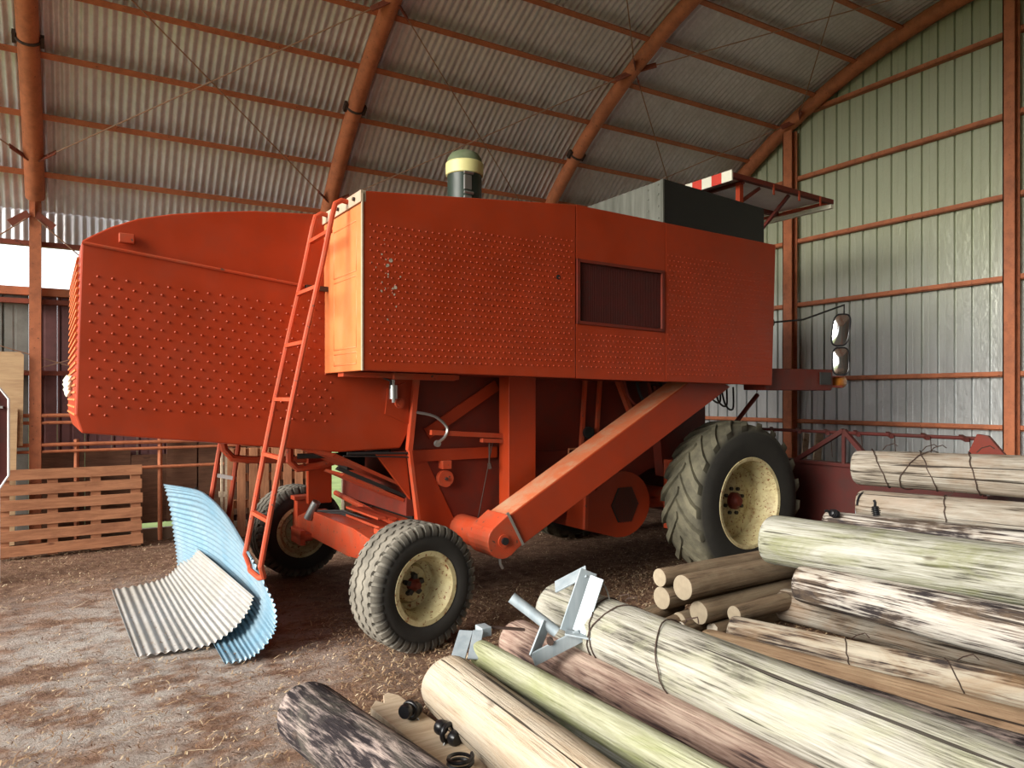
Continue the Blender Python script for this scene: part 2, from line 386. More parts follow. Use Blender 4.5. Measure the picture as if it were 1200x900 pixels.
# ribs: rolled pipes
for rx in RIBX:
    b = MB(); r = .088 if rx < 8 else .095
    b.tube([(rx, *arc(D(t), RR)) for t in [49.8-2.49*i for i in range(41)]], r, 14)
    rib = b.build('arch_rib', M['oxide'], ceiling, smooth=True)
    for s in (36.5, -36.5, 0):
        if rx > 8: continue
        b = MB(); y, z = arc(D(s), RR); tx = Vector((0, math.cos(D(s)), -math.sin(D(s)))); ra = Vector((0, math.sin(D(s)), math.cos(D(s)))); c = Vector((rx, y, z))
        ring = [c+(ra*math.cos(a)+Vector((1,0,0))*math.sin(a))*(r+.006) for a in [2*PI*i/14 for i in range(14)]]
        b.tube(ring, .013, 6, True)
        for sg in (-1, 1):
            p = c+Vector((sg*(r+.018), 0, 0)); b.bar(p-tx*.05, p+tx*.05, .03, .06, ra)
        b.build('rib_clamp', M['wire'], rib)
    # eave columns
for rx in RIBX[:-1]:
    b = MB(); b.box(rx-.052, rx+.052, 8.90, 9.02, 0, 3.62)
    b.bar((rx-.005, 8.89, 3.45), (rx-.005, 8.81, 4.02), .012, .05)
    b.build('column', M['oxide'], ceiling)
    b = MB(); b.box(rx-.052, rx+.052, -2.05, -1.93, 0, 3.62); b.build('column', M['oxide'], ceiling)
# brace rods (cross bracing between the ribs) and their plates
NODE = {'lo': D(46.5), 'hi': D(25.6), 'top': D(0.), 'hi2': D(-25.6)}
def node(i, n): y, z = arc(NODE[n], RR-.04); return Vector((RIBX[i], y, z))
for i in range(0, len(RIBX)-1):
    for a, c in (('lo', 'hi'), ('hi', 'lo'), ('hi', 'top'), ('top', 'hi'), ('top', 'hi2'), ('hi2', 'top')):
        p, q = node(i, a), node(i+1, c); d = (q-p).normalized()
        if a in ('lo', 'hi', 'top') and i >= 1 or a != 'hi2':
            b = MB(); b.tube([p+d*.22, q-d*.22], .0065, 6); b.build('brace_rod', M['rod'], ceiling)
            for e, dd in ((p, d), (q, -d)):
                b = MB(); b.bar(e+dd*.06, e+dd*.25, .012, .07, (e-Vector((e.x, YC, ZC))).normalized()); b.tube([e+dd*.17+Vector((0,0,-.012)), e+dd*.17+Vector((0,0,.012))], .014, 6)
                b.build('brace_plate', M['oxidedark'], ceiling)

# ------------------------------------------------------------------ setting: gable wall
gable = struct(empty('wall_right', (0,0,0)))
GX = 8.70
def gz(y): return ZC+math.sqrt(max(.1, (RR+.112)**2-(y-YC)**2))
prof = []
for k in range(4):
    o = k*.19
    prof += [(o+.008, 0), (o+.013, .034), (o+.034, .034), (o+.039, 0), (o+.098, 0), (o+.102, .003), (o+.112, .003), (o+.116, 0)]
prof += [(.768, 0)]
yy = 9.10; first = True
while yy > -1.9:
    b = MB(); cols = [(yy-p, d) for p, d in prof]
    for y, d in cols: b.v += [(GX+d, y, .02), (GX+d, y, 1.25), (GX+d, y, 2.6), (GX+d, y, min(gz(y), gz(y)))]
    for i in range(len(cols)-1):
        for j in range(3): b.f.append((i*4+j, i*4+j+1, (i+1)*4+j+1, (i+1)*4+j)); b.m.append(0)
    b.build('wall_sheet', M['gable'], gable, recalc=False); yy -= .76
for z in (1.262, 1.846, 2.887, 3.777, 4.655, 5.54):
    half = math.sqrt(max(0, (RR-.02)**2-(z-ZC)**2)); ya = max(-1.9, YC-half); ybb = min(9.08, YC+half)
    b = MB(); b.box(GX-.075, GX-.003, ya, ybb, z-.026, z-.018); b.box(GX-.075, GX-.066, ya, ybb, z-.03, z+.03)
    b.build('girt', M['oxide'], gable)
for y, w in ((6.67, .075), (3.865, .058), (1.05, .06)):
    b = MB(); zt = ZC+math.sqrt((RR-.09)**2-(y-YC)**2)
    b.box(GX-.20, GX-.188, y-w, y+w, 0, zt); b.box(GX-.09, GX-.078, y-w, y+w, 0, zt); b.box(GX-.19, GX-.085, y-.006, y+.006, 0, zt)
    b.box(GX-.20, GX-.08, y+w-.012, y+w, 0, zt)
    b.build('gable_post', M['oxide'], gable)
b = MB(); b.box(GX-.06, GX, -1.9, 9.1, 0, .10); b.build('sill', M['concrete'], gable)

# ------------------------------------------------------------------ setting: back (long) wall
back = struct(empty('wall_back', (0,0,0)))
def back_sheet(x0, w, z0, z1, mat):
    b = MB(); pr = [(0, 0), (w*.08, 0), (w*.10, .028), (w*.15, .028), (w*.17, 0), (w*.45, 0), (w*.46, .004), (w*.56, .004), (w*.57, 0), (w, 0)]
    for x, d in pr: b.v += [(x0+x, 9.13+d, z0), (x0+x, 9.13+d, z1)]
    for i in range(len(pr)-1): b.f.append((2*i, 2*i+1, 2*i+3, 2*i+2)); b.m.append(0)
    return b.build('wall_sheet', mat, back, recalc=False)
x = -3.75; q = 0
while x < 8.7:
    w = .2538
    if not (2.62 < x+w/2 < 2.98):
        z0 = .17 if .0 < x < 1.2 else .03
        back_sheet(x, w-.001 if abs(x-.55) > .13 else w-.022, z0, 2.70, M['wallgrey'] if x < -.55 else M['wallred'])
    x += w; q += 1
for z, h, m in ((3.205, .05, 'oxidedark'), (2.705, .085, 'oxide'), (2.60, .05, 'oxidedark'), (1.85, .05, 'oxidedark')):
    b = MB(); b.box(-3.75, 8.68, 9.04, 9.12, z-h/2, z+h/2); b.build('wall_rail', M[m], back)
b = MB(); b.box(-3.75, .15, 9.03, 9.10, -.02, .16); b.box(.16, 2.6, 9.03, 9.10, -.02, .12); b.box(3.0, 8.6, 9.03, 9.10, -.02, .16); b.build('sill', M['concrete'], back)
for p, q2 in (((-.36, 8.86, 3.42), (.62, 9.03, 2.55)), ((-.46, 8.86, 3.42), (-1.5, 9.03, 2.55))):
    b = MB(); b.tube([p, q2], .007, 6); b.build('brace_rod', M['rod'], back)
for sg in (-1, 1):
    b = MB(); b.bar((-.41+sg*.03, 8.88, 3.48), (-.41+sg*.19, 8.88, 3.36), .07, .02, (0,1,0)); b.build('brace_plate', M['oxidedark'], back)
for p, q2 in (((-1.2, 8.85, 2.28), (.25, 8.98, 1.82)), ((-1.1, 8.86, 1.64), (.3, 8.98, 2.12))):
    b = MB(); b.tube([p, q2], .006, 6); b.build('brace_wire', M['rod'], back)
# board cladding on the lower wall and the timber doorpost by the gap
x = -.40
for w in (.46, .44, .40):
    b = MB(); b.box(x, x+w-.006, 9.06, 9.085, .20, 1.02 if x < .3 else .95); b.build('cladding_board', M['darkply'], back); x += w
for x, w, z1 in ((.86, .32, 1.12), (1.19, .36, 1.10), (1.56, .5, 1.15), (2.07, .5, 1.15)):
    b = MB(); b.box(x, x+w-.006, 9.04, 9.07, .20, z1); b.build('cladding_board', M['darkply'], back)
b = MB(); b.box(2.90, 3.02, 8.98, 9.10, 0, 2.7); b.build('doorpost', M['palewood'], back)
front = struct(empty('wall_front_blocker', (0,0,0)))  # unseen wall added behind the camera to cut front light on the harvester
x = -.9
while x < 8.6:
    b = MB(); pr = [(0, 0), (.62, 0), (.65, -.028), (.70, -.028), (.73, 0), (.762, 0)]
    for px, d in pr: b.v += [(x+px, -2.06+d, 0), (x+px, -2.06+d, 3.74)]
    for i in range(len(pr)-1): b.f.append((2*i, 2*i+1, 2*i+3, 2*i+2)); b.m.append(0)
    b.build('wall_sheet', M['wallgrey'], front, recalc=False); x += .762
# yard rails in front of the wall
yard = empty('yard_fence', (.0, 8.92, 0)); tag(yard, 'rusty red pipe yard rails running along the dark back wall', 'fence')
for z, r in ((1.405, .020), (1.33, .017), (1.10, .020), (1.03, .016), (.82, .018)):
    b = MB(); b.tube([(-.62, 0, z), (2.5, .0, z)], r, 8); b.build('rail', M['oxide'], yard, smooth=True)
for x in (-.02, .78, 2.3):
    b = MB(); b.tube([(x, .03, 0), (x, .03, 1.42 if x > 0 else 1.15)], .024, 8); b.build('post', M['oxide'], yard, smooth=True)

# ------------------------------------------------------------------ the combine harvester
H = empty('combine_harvester', (1.88, 4.11, 0), D(2)); tag(H, 'large red combine harvester with dimpled side panels standing in the arched shed', 'harvester')
def part(b, name, mat, parent=None, **k): return b.build(name, M[mat] if isinstance(mat, str) else [M[m] for m in mat], parent or H, **k)
XR, XA, XB, XF = -.446, 1.144, 2.02, 3.34
def ztop(x): return 2.817+(x+.441)/(1.585)*.145 if x < XA else 2.962-(x-XA)/2.2*.029
def zbot(x): return 1.756-(x+.446)/3.78*.058
# near side panels
b = MB(); b.prism([(XR, zbot(XR)), (XA-.003, zbot(XA)), (XA-.003, ztop(XA)), (XR, ztop(XR))], 0, .03); p1 = part(b, 'side_panel', 'red', bevel=.006)
g0, g1, gz0, gz1 = 1.150, 2.004, 2.118, 2.582
b = MB(); b.prism([(XA+.003, gz1), (XB-.002, gz1-.006), (XB-.002, ztop(XB)), (XA+.003, ztop(XA))], 0, .03)
b.prism([(XA+.003, zbot(XA)), (XB-.002, zbot(XB)), (XB-.002, gz0-.02), (XA+.003, gz0)], 0, .03); b.box(g1+.004, XB-.002, 0, .03, gz0-.02, gz1-.006)
p2 = part(b, 'side_panel', 'red')
b = MB(); b.prism([(XB+.002, zbot(XB)), (XF-.03, zbot(XF)), (XF+.02, ztop(XF)), (XB+.002, ztop(XB))], 0, .03); p3 = part(b, 'side_panel', 'red', bevel=.006)
# grille
gr = MB(); gq = [(g0, gz0, gz1), (g1, gz0-.018, gz1-.006)]
for (xa, za), (xb, zb) in (((g0, gz1-.012), (g1, gz1-.018)), ((g0, gz0+.012), (g1, gz0-.006))): gr.bar((xa, .006, za), (xb, .006, zb), .03, .022)
for x, za, zb in ((g0+.012, gz0, gz1), (g1-.012, gz0-.018, gz1-.006)): gr.box(x-.012, x+.012, -.009, .021, za, zb)
gro = part(gr, 'grille_frame', 'reddark')
b = MB(); b.box(g0+.01, g1-.01, .055, .06, gz0-.01, gz1); b.build('grille_backing', M['black'], gro)
b = MB(); n = 62
for i in range(n):
    x = g0+.026+(g1-g0-.052)*(i+.5)/n; b.box(x-.0035, x+.0035, .010, .022, gz0+.015, gz1-.02)
for k in range(40):
    z = gz0+.02+(gz1-gz0-.05)*(k+.5)/40; b.box(g0+.02, g1-.02, .020, .024, z-.002, z+.002)
o = b.build('grille_mesh', M['maroon'], gro); o['kind'] = 'stuff'
# dimples pressed into the panels
def studs(test, x0, x1, z0, z1, dx, dz, y, r, parent, mat='red', tilt=0.):
    b = MB(); row = 0; z = z0
    while z < z1:
        x = x0+(dx/2 if row % 2 else 0)
        while x < x1:
            zz = z+tilt*(x-x0)
            if test(x, zz):
                v = [(x+r*math.cos(a), y, zz+r*math.sin(a)) for a in [PI/3*i for i in range(6)]]+[(x+r*.45*math.cos(a), y-r*.85, zz+r*.45*math.sin(a)) for a in [PI/3*i for i in range(6)]]
                b.add(v, [(i, (i+1) % 6, 6+(i+1) % 6, 6+i) for i in range(6)]+[tuple(range(6, 12))])
            x += dx
        z += dz; row += 1
    o = b.build('panel_dimples', M[mat], parent, smooth='all'); o['kind'] = 'stuff'; return o
def okp(x, z): return z > zbot(x)+.05 and z < ztop(x)-.19-.05*(x+.446)/1.6*(x < XA)-.05*(x >= XA) and not (g0-.04 < x < g1+.03 and z > gz0-.05)
studs(lambda x, z: okp(x, z) and XR+.04 < x < XA-.02, XR+.05, XA, 1.70, 2.9, .0456, .0385, .001, .0075, p1)
studs(lambda x, z: okp(x, z) and XA+.02 < x < XB-.02, XA+.03, XB, 1.70, 2.9, .0456, .0385, .001, .0075, p2)
studs(lambda x, z: okp(x, z) and XB+.02 < x < XF-.05, XB+.03, XF, 1.70, 2.9, .0456, .0385, .001, .0075, p3)
b = MB(); b.disc((.987, 0, 2.435), .017, (-.002, .004), 14); b.build('peep_hole', M['black'], p1)
# paint flaked off near the rear corner
b = MB()
for i in range(30):
    cx = -.28+random.gauss(0, .045); cz = 2.30+random.gauss(0, .12); r = random.uniform(.002, .007)
    if i < 3: r = .013; cz = (2.42, 2.39, 2.26)[i]; cx = (-.27, -.29, -.24)[i]
    q = [(cx+r*random.uniform(.5,1.2)*math.cos(a), -.0012, cz+r*random.uniform(.6,1.5)*math.sin(a)) for a in (0,1.,2.1,3.1,4.2,5.3)]
    b.add(q, [(0,1,2,3,4,5)])
o = b.build('flaked_paint', M['flake'], p1); o['kind'] = 'stuff'
# rear end plate of the housing, with pressed rectangles and pale top lip
b = MB(); b.box(XR-.001, XR+.03, .004, .70, zbot(XR), 2.75); ep = part(b, 'end_plate', 'redlit', bevel=.006)
for ya, yb, za, zb in ((.10, .50, 2.36, 2.66), (.10, .50, 1.90, 2.33), (.10, .50, 1.80, 1.87)):
    b = MB()
    for (p, q) in (((ya, za), (yb, za)), ((yb, za), (yb, zb)), ((yb, zb), (ya, zb)), ((ya, zb), (ya, za))):
        b.tube([(XR+.002, *p), (XR+.002, *q)], .006, 6)
    b.build('pressed_rib', M['redlit'], ep, smooth='all')
b = MB(); b.box(XR-.012, XR+.02, .0, .70, 2.752, 2.82); lip = part(b, 'top_lip', 'beige')
b = MB(); b.box(XR-.006, XR+.002, -.004, .012, zbot(XR), 2.80); b.build('corner_trim', M['beige'], ep)
for y in (.1, .38):
    b = MB(); b.disc((XR-.014, y, 2.785), .012, (-.012, .012), 8, 'x'); b.build('bolt', M['wire'], lip)
b = MB(); b.prism([(XR+.03, 1.768), (XF-.04, 1.715), (XF-.04, 1.725), (XR+.03, 1.778)], .03, .735); b.prism([(XR, 2.81), (XA, 2.95), (XF, 2.92), (XF, 2.90), (XA, 2.93), (XR, 2.79)], .03, 2.77); part(b, 'housing_deck', 'reddark')
b = MB(); b.prism([(XR, zbot(XR)), (XF-.03, zbot(XF)), (XF+.02, ztop(XF)), (XA, ztop(XA)), (XR, ztop(XR))], 2.77, 2.80); b.box(XR, XR+.03, 2.1, 2.77, 1.76, 2.80); b.box(XF-.03, XF, .03, 2.77, 1.75, 2.92); part(b, 'far_side_panel', 'red')
# straw hood
b = MB(); hl = [(-1.875, 1.50), (-1.845, 1.395), (-.363, 1.226), (.10, 1.235), (.19, 1.40), (.205, 1.78), (-.42, 1.80), (-.42, 2.31), (-1.845, 2.47)]
b.prism(hl, .68, 2.12); hood = part(b, 'straw_hood', 'red', bevel=.01)
b = MB(); b.prism([(-1.845, 2.472), (-.42, 2.312), (-.42, 2.826), (-.893, 2.785), (-1.20, 2.735), (-1.387, 2.696), (-1.56, 2.645), (-1.699, 2.579), (-1.79, 2.52), (-1.835, 2.488)], .70, 2.10); hc = part(b, 'hood_cover', 'red', bevel=.008)
b = MB(); b.tube([(-1.84, .675, 2.468), (-.45, .675, 2.313)], .010, 6); b.build('hood_seam', M['redworn'], hood, smooth=True)
b = MB(); b.box(-1.66, -1.58, .66, .69, 2.49, 2.545); b.build('hood_catch', M['redworn'], hc, bevel=.005)
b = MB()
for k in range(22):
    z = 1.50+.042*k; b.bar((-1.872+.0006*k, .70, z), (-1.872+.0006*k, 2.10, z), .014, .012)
b.build('rear_louvre', M['redlit'], hood)
studs(lambda x, z: z > 1.50-.09*(x+1.87)/1.9 and z < 2.30-.07*(x+1.87)/1.4 and x < -.40 , -1.80, -.38, 1.50, 2.45, .0735, .0525, .681, .0095, hood, 'red', -.085)
# bird-nest rag on the rear edge
b = MB()
for i in range(14):
    y = random.uniform(1.25, 1.42); z = random.uniform(1.60, 1.74); r = random.uniform(.012, .028)
    b.lathe([(.001, -r), (r*.8, -r*.4), (r, r*.2), (.001, r)], 6, (-1.885-random.uniform(0,.015), y, z), 'y')
b.build('tucked_bag', M['rag'], hood)
# flange strip behind the hood
b = MB(); b.bar((.215, .655, 1.76), (.155, .655, 1.22), .05, .035, (1,0,0)); b.bar((.155, .655, 1.23), (.235, .66, .66), .05, .022, (1,0,0)); fl = part(b, 'flange_strip', 'redworn')
b = MB(); b.prism([(.0, 1.66), (.14, 1.70), (.17, 1.40), (-.02, 1.48)], .668, .684); gp = part(b, 'gusset_plate', 'red')
b = MB(); b.disc((.085, .66, 1.555), .036, (-.012, .01), 16); b.disc((.085, .655, 1.555), .022, (-.016, .0), 12); b.build('bearing_cap', M['redworn'], gp, smooth=True)
b = MB(); b.tube([(.02, .63, 1.72), (.02, .63, 1.68)], .014, 8); b.tube([(.025, .63, 1.68), (.025, .63, 1.585)], .030, 12); b.tube([(.025, .63, 1.585), (.025, .63, 1.56)], .012, 8); part(b, 'lamp_socket', 'steel', smooth=True)
b = MB(); b.tube([(-.05, .64, 1.735), (.0, .62, 1.71), (.0, .625, 1.66), (.02, .63, 1.64)], .009, 6); part(b, 'cable', 'hose', smooth=True)
b = MB(); b.bar((-.42, .45, 1.745), (.42, .45, 1.735), .10, .03); b.bar((-.1, .34, 1.735), (.35, .34, 1.73), .03, .04); part(b, 'edge_bracket', 'redworn')
# threshing body
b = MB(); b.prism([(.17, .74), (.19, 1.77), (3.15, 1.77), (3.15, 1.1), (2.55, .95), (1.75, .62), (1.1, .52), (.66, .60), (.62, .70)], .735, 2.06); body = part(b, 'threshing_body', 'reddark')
b = MB(); b.bar((.33, .73, 1.33), (.93, .73, 1.69), .03, .085); b.build('diagonal_stiffener', M['red'], body)
b = MB(); b.box(.18, .92, .70, .74, 1.13, 1.215); b.build('horizontal_stiffener', M['red'], body)
b = MB(); b.bar((.30, .60, 1.345), (1.02, .60, 1.295), .035, .035); b.bar((.72, .60, 1.275), (.92, .60, 1.263), .05, .03); b.build('pivot_bar', M['redworn'], body)
b = MB(); b.tube(cat([(.20, .64, 1.49), (.33, .60, 1.46), (.42, .585, 1.38), (.40, .58, 1.31), (.34, .58, 1.27)], 16), .011, 6); b.build('bent_lever', M['steel'], body, smooth=True)
b = MB(); b.disc((.345, .585, 1.265), .024, (-.012, .012), 12); b.build('lever_eye', M['steel'], body)
b = MB(); b.prism([(.20, 1.13), (.33, 1.13), (.60, .60), (.24, .66)], .725, .74); b.build('lower_rib_plate', M['red'], body)
b = MB(); b.disc((.47, .70, .995), .062, (-.012, .035), 24); b.disc((.47, .69, .995), .012, (-.016, .0), 10, m=1); b.box(.43, .50, .66, .74, 1.07, 1.13); b.build('pulley_cover', [M['redworn'], M['wire']], body, smooth=True)
b = MB(); b.tube([(.79, .60, 1.27), (.79, .60, 1.09)], .007, 6); b.tube([(.79, .60, 1.10), (.80, .60, 1.06)], .016, 6); b.tube([(.83, .62, 1.25), (.75, .70, .68)], .004, 5); b.build('control_rod', M['wire'], body)
# centre column
b = MB(); b.box(.90, 1.145, .50, .64, .70, 1.76); part(b, 'support_column', 'red', bevel=.004)
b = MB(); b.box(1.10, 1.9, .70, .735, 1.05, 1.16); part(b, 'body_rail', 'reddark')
for x in (1.79, 1.95): 
    b = MB(); b.bar((x, .70, 1.75), (x-.05, .70, 1.1), .03, .03, (1,0,0)); part(b, 'upright_strip', 'redworn')
b = MB(); b.disc((1.80, .66, 1.30), .05, (-.01, .04), 12); part(b, 'drive_pulley', 'black')
for dx, dz in ((0,0), (.04,.0)):
    b = MB(); b.tube([(1.60+dx, .68, 1.10-dx), (1.60+dx, .68, 1.17-dx), (1.75-dx, .68, 1.17-dx), (1.75-dx, .68, 1.10-dx)], .009, 6); part(b, 'conduit_loop', 'oxide')
for k in range(5):
    b = MB(); x = 2.15+.14*k; b.tube(cat([(x, .62, 1.75), (x+.02, .58, 1.60), (x+.12, .56, 1.50), (x+.2, .6, 1.42+.03*k)], 12), .014, 6); part(b, 'hydraulic_hose', 'hose' if k % 2 else 'reddark', smooth=True)
b = MB(); b.bar((2.12, .66, 1.74), (2.28, .66, 1.42), .05, .04, (1,0,0)); part(b, 'tension_arm', 'redworn')
# clean-grain elevator (diagonal box duct)
def ez(x, k): return (.765 if k else .495)+(.536 if k else .520)*(x-.66)
b = MB(); b.prism([(.60, .50), (.66, ez(.66, 0)), (2.95, ez(2.95, 0)), (2.62, ez(2.62, 1)), (.70, ez(.70, 1)+.002), (.60, .735)], .15, .40); el = part(b, 'elevator_duct', 'red', bevel=.006)
b = MB(); b.prism([(.67, ez(.67, 1)+.001), (2.6, ez(2.6, 1)+.001), (2.6, ez(2.6, 1)+.006), (.67, ez(.67, 1)+.006)], .155, .395); b.build('duct_top', M['dusty'], el)
pr = [(.622+.125*math.cos(a), .612+.125*math.sin(a)) for a in [D(120+i*15) for i in range(13)]]
b = MB(); b.prism(pr+[(.78, .575), (.66, .79)], .135, .41); ec = part(b, 'elevator_foot', 'redworn', bevel=.006)
b = MB(); b.disc((.622, .132, .612), .045, (-.006, .006), 20); b.disc((.622, .12, .612), .026, (-.012, .01), 14, m=1); b.build('shaft_nut', [M['redworn'], M['blackplastic']], ec, smooth=True)
b = MB(); b.bar((.655, .140, .80), (.785, .14, .565), .02, .012, (0,1,0)); b.build('clamp_strap', M['steel'], ec)
b = MB(); b.tube([(.622, .40, .612), (.622, .95, .612)], .105, 20); part(b, 'auger_tube', 'redworn', smooth=True)
b = MB(); b.disc((.56, .62, .60), .026, (-.145, -.105), 8); part(b, 'grease_patch', 'whitep')
b = MB(); b.tube([(.63, .2, .49), (.635, .2, .44), (.655, .2, .405)], .010, 6); b.build('drain_hook', M['steel'], ec)
# fan housing
fc = (2.02, .705); pr = [(fc[0]+.315*math.cos(a), fc[1]+.275*math.sin(a)) for a in [D(-100+i*14) for i in range(19)]]
b = MB(); b.prism(pr+[(1.64, .93), (1.62, .53)], .50, 2.2); fan = part(b, 'fan_housing', 'red', smooth=True)
hx = [(2.05+.150*math.cos(a), .70+.165*math.sin(a)) for a in [PI/3*i for i in range(6)]]
b = MB(); b.prism(hx, .494, .5); fs = b.build('fan_screen', M['black'], fan)
b = MB()
for i in range(-7, 8):
    for j in range(-8, 9):
        x = 2.05+i*.027+(.0135 if j % 2 else 0); z = .70+j*.023
        if abs(x-2.05) < .14 and abs(z-.70) < .15 and abs(x-2.05)+abs(z-.70)*.58 < .145: b.lathe([(.0075, -.003), (.0125, -.003)], 6, (x, .490, z), 'y')
o = b.build('screen_holes', M['reddark'], fan); o['kind'] = 'stuff'
b = MB(); b.bar((1.635, .49, .93), (1.62, .49, .54), .03, .03, (1,0,0)); b.build('housing_edge', M['redworn'], fan)
b = MB(); b.tube([(2.45, .7, .66), (2.75, .75, .64)], .05, 12); b.tube([(2.7, .4, .69), (2.7, 2.4, .69)], .09, 14); b.box(2.55, 2.9, .42, .55, .45, 1.05); part(b, 'front_axle', 'redworn', smooth=True)
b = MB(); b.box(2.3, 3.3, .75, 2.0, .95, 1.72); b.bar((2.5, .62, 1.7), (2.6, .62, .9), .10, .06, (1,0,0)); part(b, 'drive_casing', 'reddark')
b = MB(); b.tube([(3.40, .62, 1.20), (3.90, .62, 1.62)], .022, 8); part(b, 'lift_strut', 'reddark')
b = MB(); b.disc((3.55, .3, 1.74), .075, (-.05, .05), 16); part(b, 'hinge_boss', 'black')
for k in range(3):
    b = MB(); x = 3.05+.09*k; b.tube(cat([(x, .5, 1.69), (x+.02, .46, 1.58-.03*k), (x+.12, .46, 1.55-.03*k), (x+.17, .5, 1.69)], 14), .009, 6); part(b, 'hydraulic_hose', 'hose', smooth=True)
# front platform beam with lamp
b = MB(); b.prism([(3.30, 1.66), (4.27, 1.66), (4.29, 1.70), (4.29, 1.86), (3.30, 1.85)], .06, .30); pb = part(b, 'platform_beam', 'reddark', bevel=.006)
b = MB(); b.box(4.08, 4.24, .045, .06, 1.715, 1.83); b.build('step_pad', M['black'], pb)
b = MB(); b.box(4.29, 4.48, .08, .20, 1.69, 1.71); b.box(4.29, 4.48, .08, .20, 1.79, 1.80); b.lathe([(.001, 0), (.05, 0), (.06, .03), (.06, .10), (.045, .12), (.001, .125)], 16, (4.44, .13, 1.745), 'x', 1); b.build('marker_lamp', [M['redworn'], M['amber']], pb, smooth=True)
b = MB(); b.box(3.32, 4.3, .30, 2.5, 1.76, 1.80); part(b, 'platform_floor', 'reddark')
b = MB(); b.box(3.34, 3.40, .16, .24, 1.85, 1.95); part(b, 'door_stop', 'redworn')
b = MB(); b.box(3.34, 3.42, .2, .3, 2.42, 2.46); part(b, 'door_stop', 'redworn')
# mirrors
b = MB(); b.tube([(3.40, .10, 2.26), (3.75, .0, 2.30), (4.19, -.12, 2.45), (4.19, -.12, 2.36)], .009, 6); b.disc((3.40, .10, 2.26), .04, (-.03, .03), 10); mir = part(b, 'mirror_arm', 'black')
def oval(w, h, z0, lean, name):
    b = MB(); pts = []
    for i in range(28):
        a = 2*PI*i/28; cx = math.copysign(abs(math.cos(a))**.55, math.cos(a))*w/2; cz = math.copysign(abs(math.sin(a))**.55, math.sin(a))*h/2; pts.append((cx+lean*cz, cz))
    # faces look back toward the driver (-x, slightly +y)
    ax = Vector((.69, -.72, 0)); nn = Vector((-.72, -.69, 0)); c = Vector((4.17, -.10, z0))
    v = [c+ax*p+Vector((0,0,q)) for p, q in pts]+[c+ax*p*.9+Vector((0,0,q*.94))-nn*.05 for p, q in pts]
    n = len(pts); b.add(v, [tuple(range(n, 2*n))]+[(i, (i+1) % n, n+(i+1) % n, n+i) for i in range(n)], 0)
    b.add([c+ax*p*.92*k+Vector((0,0,q*.95*k))+nn*(.002+.014*(1-k*k)) for k in (1., .66, .33) for p, q in pts]+[c+nn*.016], [(j*n+i, j*n+(i+1) % n, j*n+n+(i+1) % n, j*n+n+i) for j in range(2) for i in range(n)]+[(2*n+i, 2*n+(i+1) % n, 3*n) for i in range(n)], 1)
    b.tube([c+ax*p+Vector((0,0,q)) for p, q in pts], .008, 6, True, 0)
    return b.build(name, [M['blackplastic'], M['mirror']], mir, smooth=True)
oval(.15, .29, 2.22, .12, 'mirror_head'); oval(.145, .25, 1.93, 0, 'mirror_head')
# grain tank extension
b = MB(); b.prism([(.30, 2.90), (2.5, 2.90), (2.5, 3.39), (.30, 3.41)], 2.30, 2.315, axis='x'); tx = part(b, 'tank_end_sheet', 'tankgrey')
b = MB(); b.prism([(2.30, 2.90), (3.58, 2.90), (3.58, 3.345), (2.30, 3.41)], .295, .31); part(b, 'tank_side_sheet', 'black')
b = MB(); b.prism([(2.30, 2.90), (3.58, 2.90), (3.58, 3.345), (2.30, 3.41)], 2.49, 2.505); b.prism([(.30, 2.90), (2.5, 2.90), (2.5, 3.34), (.30, 3.345)], 3.565, 3.58, axis='x'); b.box(2.3, 3.58, .3, 2.5, 2.90, 2.92); part(b, 'tank_rear_sheets', 'tankgrey')
b = MB()
for z in (3.0, 3.1, 3.2, 3.3, 3.38):
    b.disc((2.297, .36, z), .009, (-.004, .004), 8, 'x'); b.disc((2.297, .48, z-.02), .007, (-.004, .004), 8, 'x')
b.box(2.285, 2.30, .29, .325, 2.92, 3.41); b.build('corner_angle', M['tankgrey'], tx)
# intake stack
b = MB(); b.lathe([(.001, 2.80), (.135, 2.80), (.138, 3.40), (.001, 3.40)], 28, (.80, 1.0, 0), 'z'); st = part(b, 'intake_stack', 'intake', smooth=True)
b = MB(); b.lathe([(.140, 3.36), (.150, 3.365), (.152, 3.455), (.142, 3.465)], 28, (.80, 1.0, 0), 'z'); b.build('intake_band', M['creamband'], st, smooth=True)
b = MB(); b.lathe([(.142, 3.463), (.135, 3.50), (.11, 3.535), (.06, 3.56), (.001, 3.568)], 28, (.80, 1.0, 0), 'z'); b.build('intake_dome', M['dome'], st, smooth='all')
b = MB(); a = D(250); cx, cy = .80+.14*math.cos(a), 1.0+.14*math.sin(a); b.box(cx-.03, cx+.03, cy-.014, cy+.01, 3.22, 3.33); b.box(cx-.03, cx+.03, cy-.014, cy+.01, 2.95, 3.17)
for z in (3.19, 3.345): b.tube([(cx-.04, cy-.02, z), (cx+.04, cy-.02, z)], .012, 6)
b.build('intake_latch', M['steel'], st)
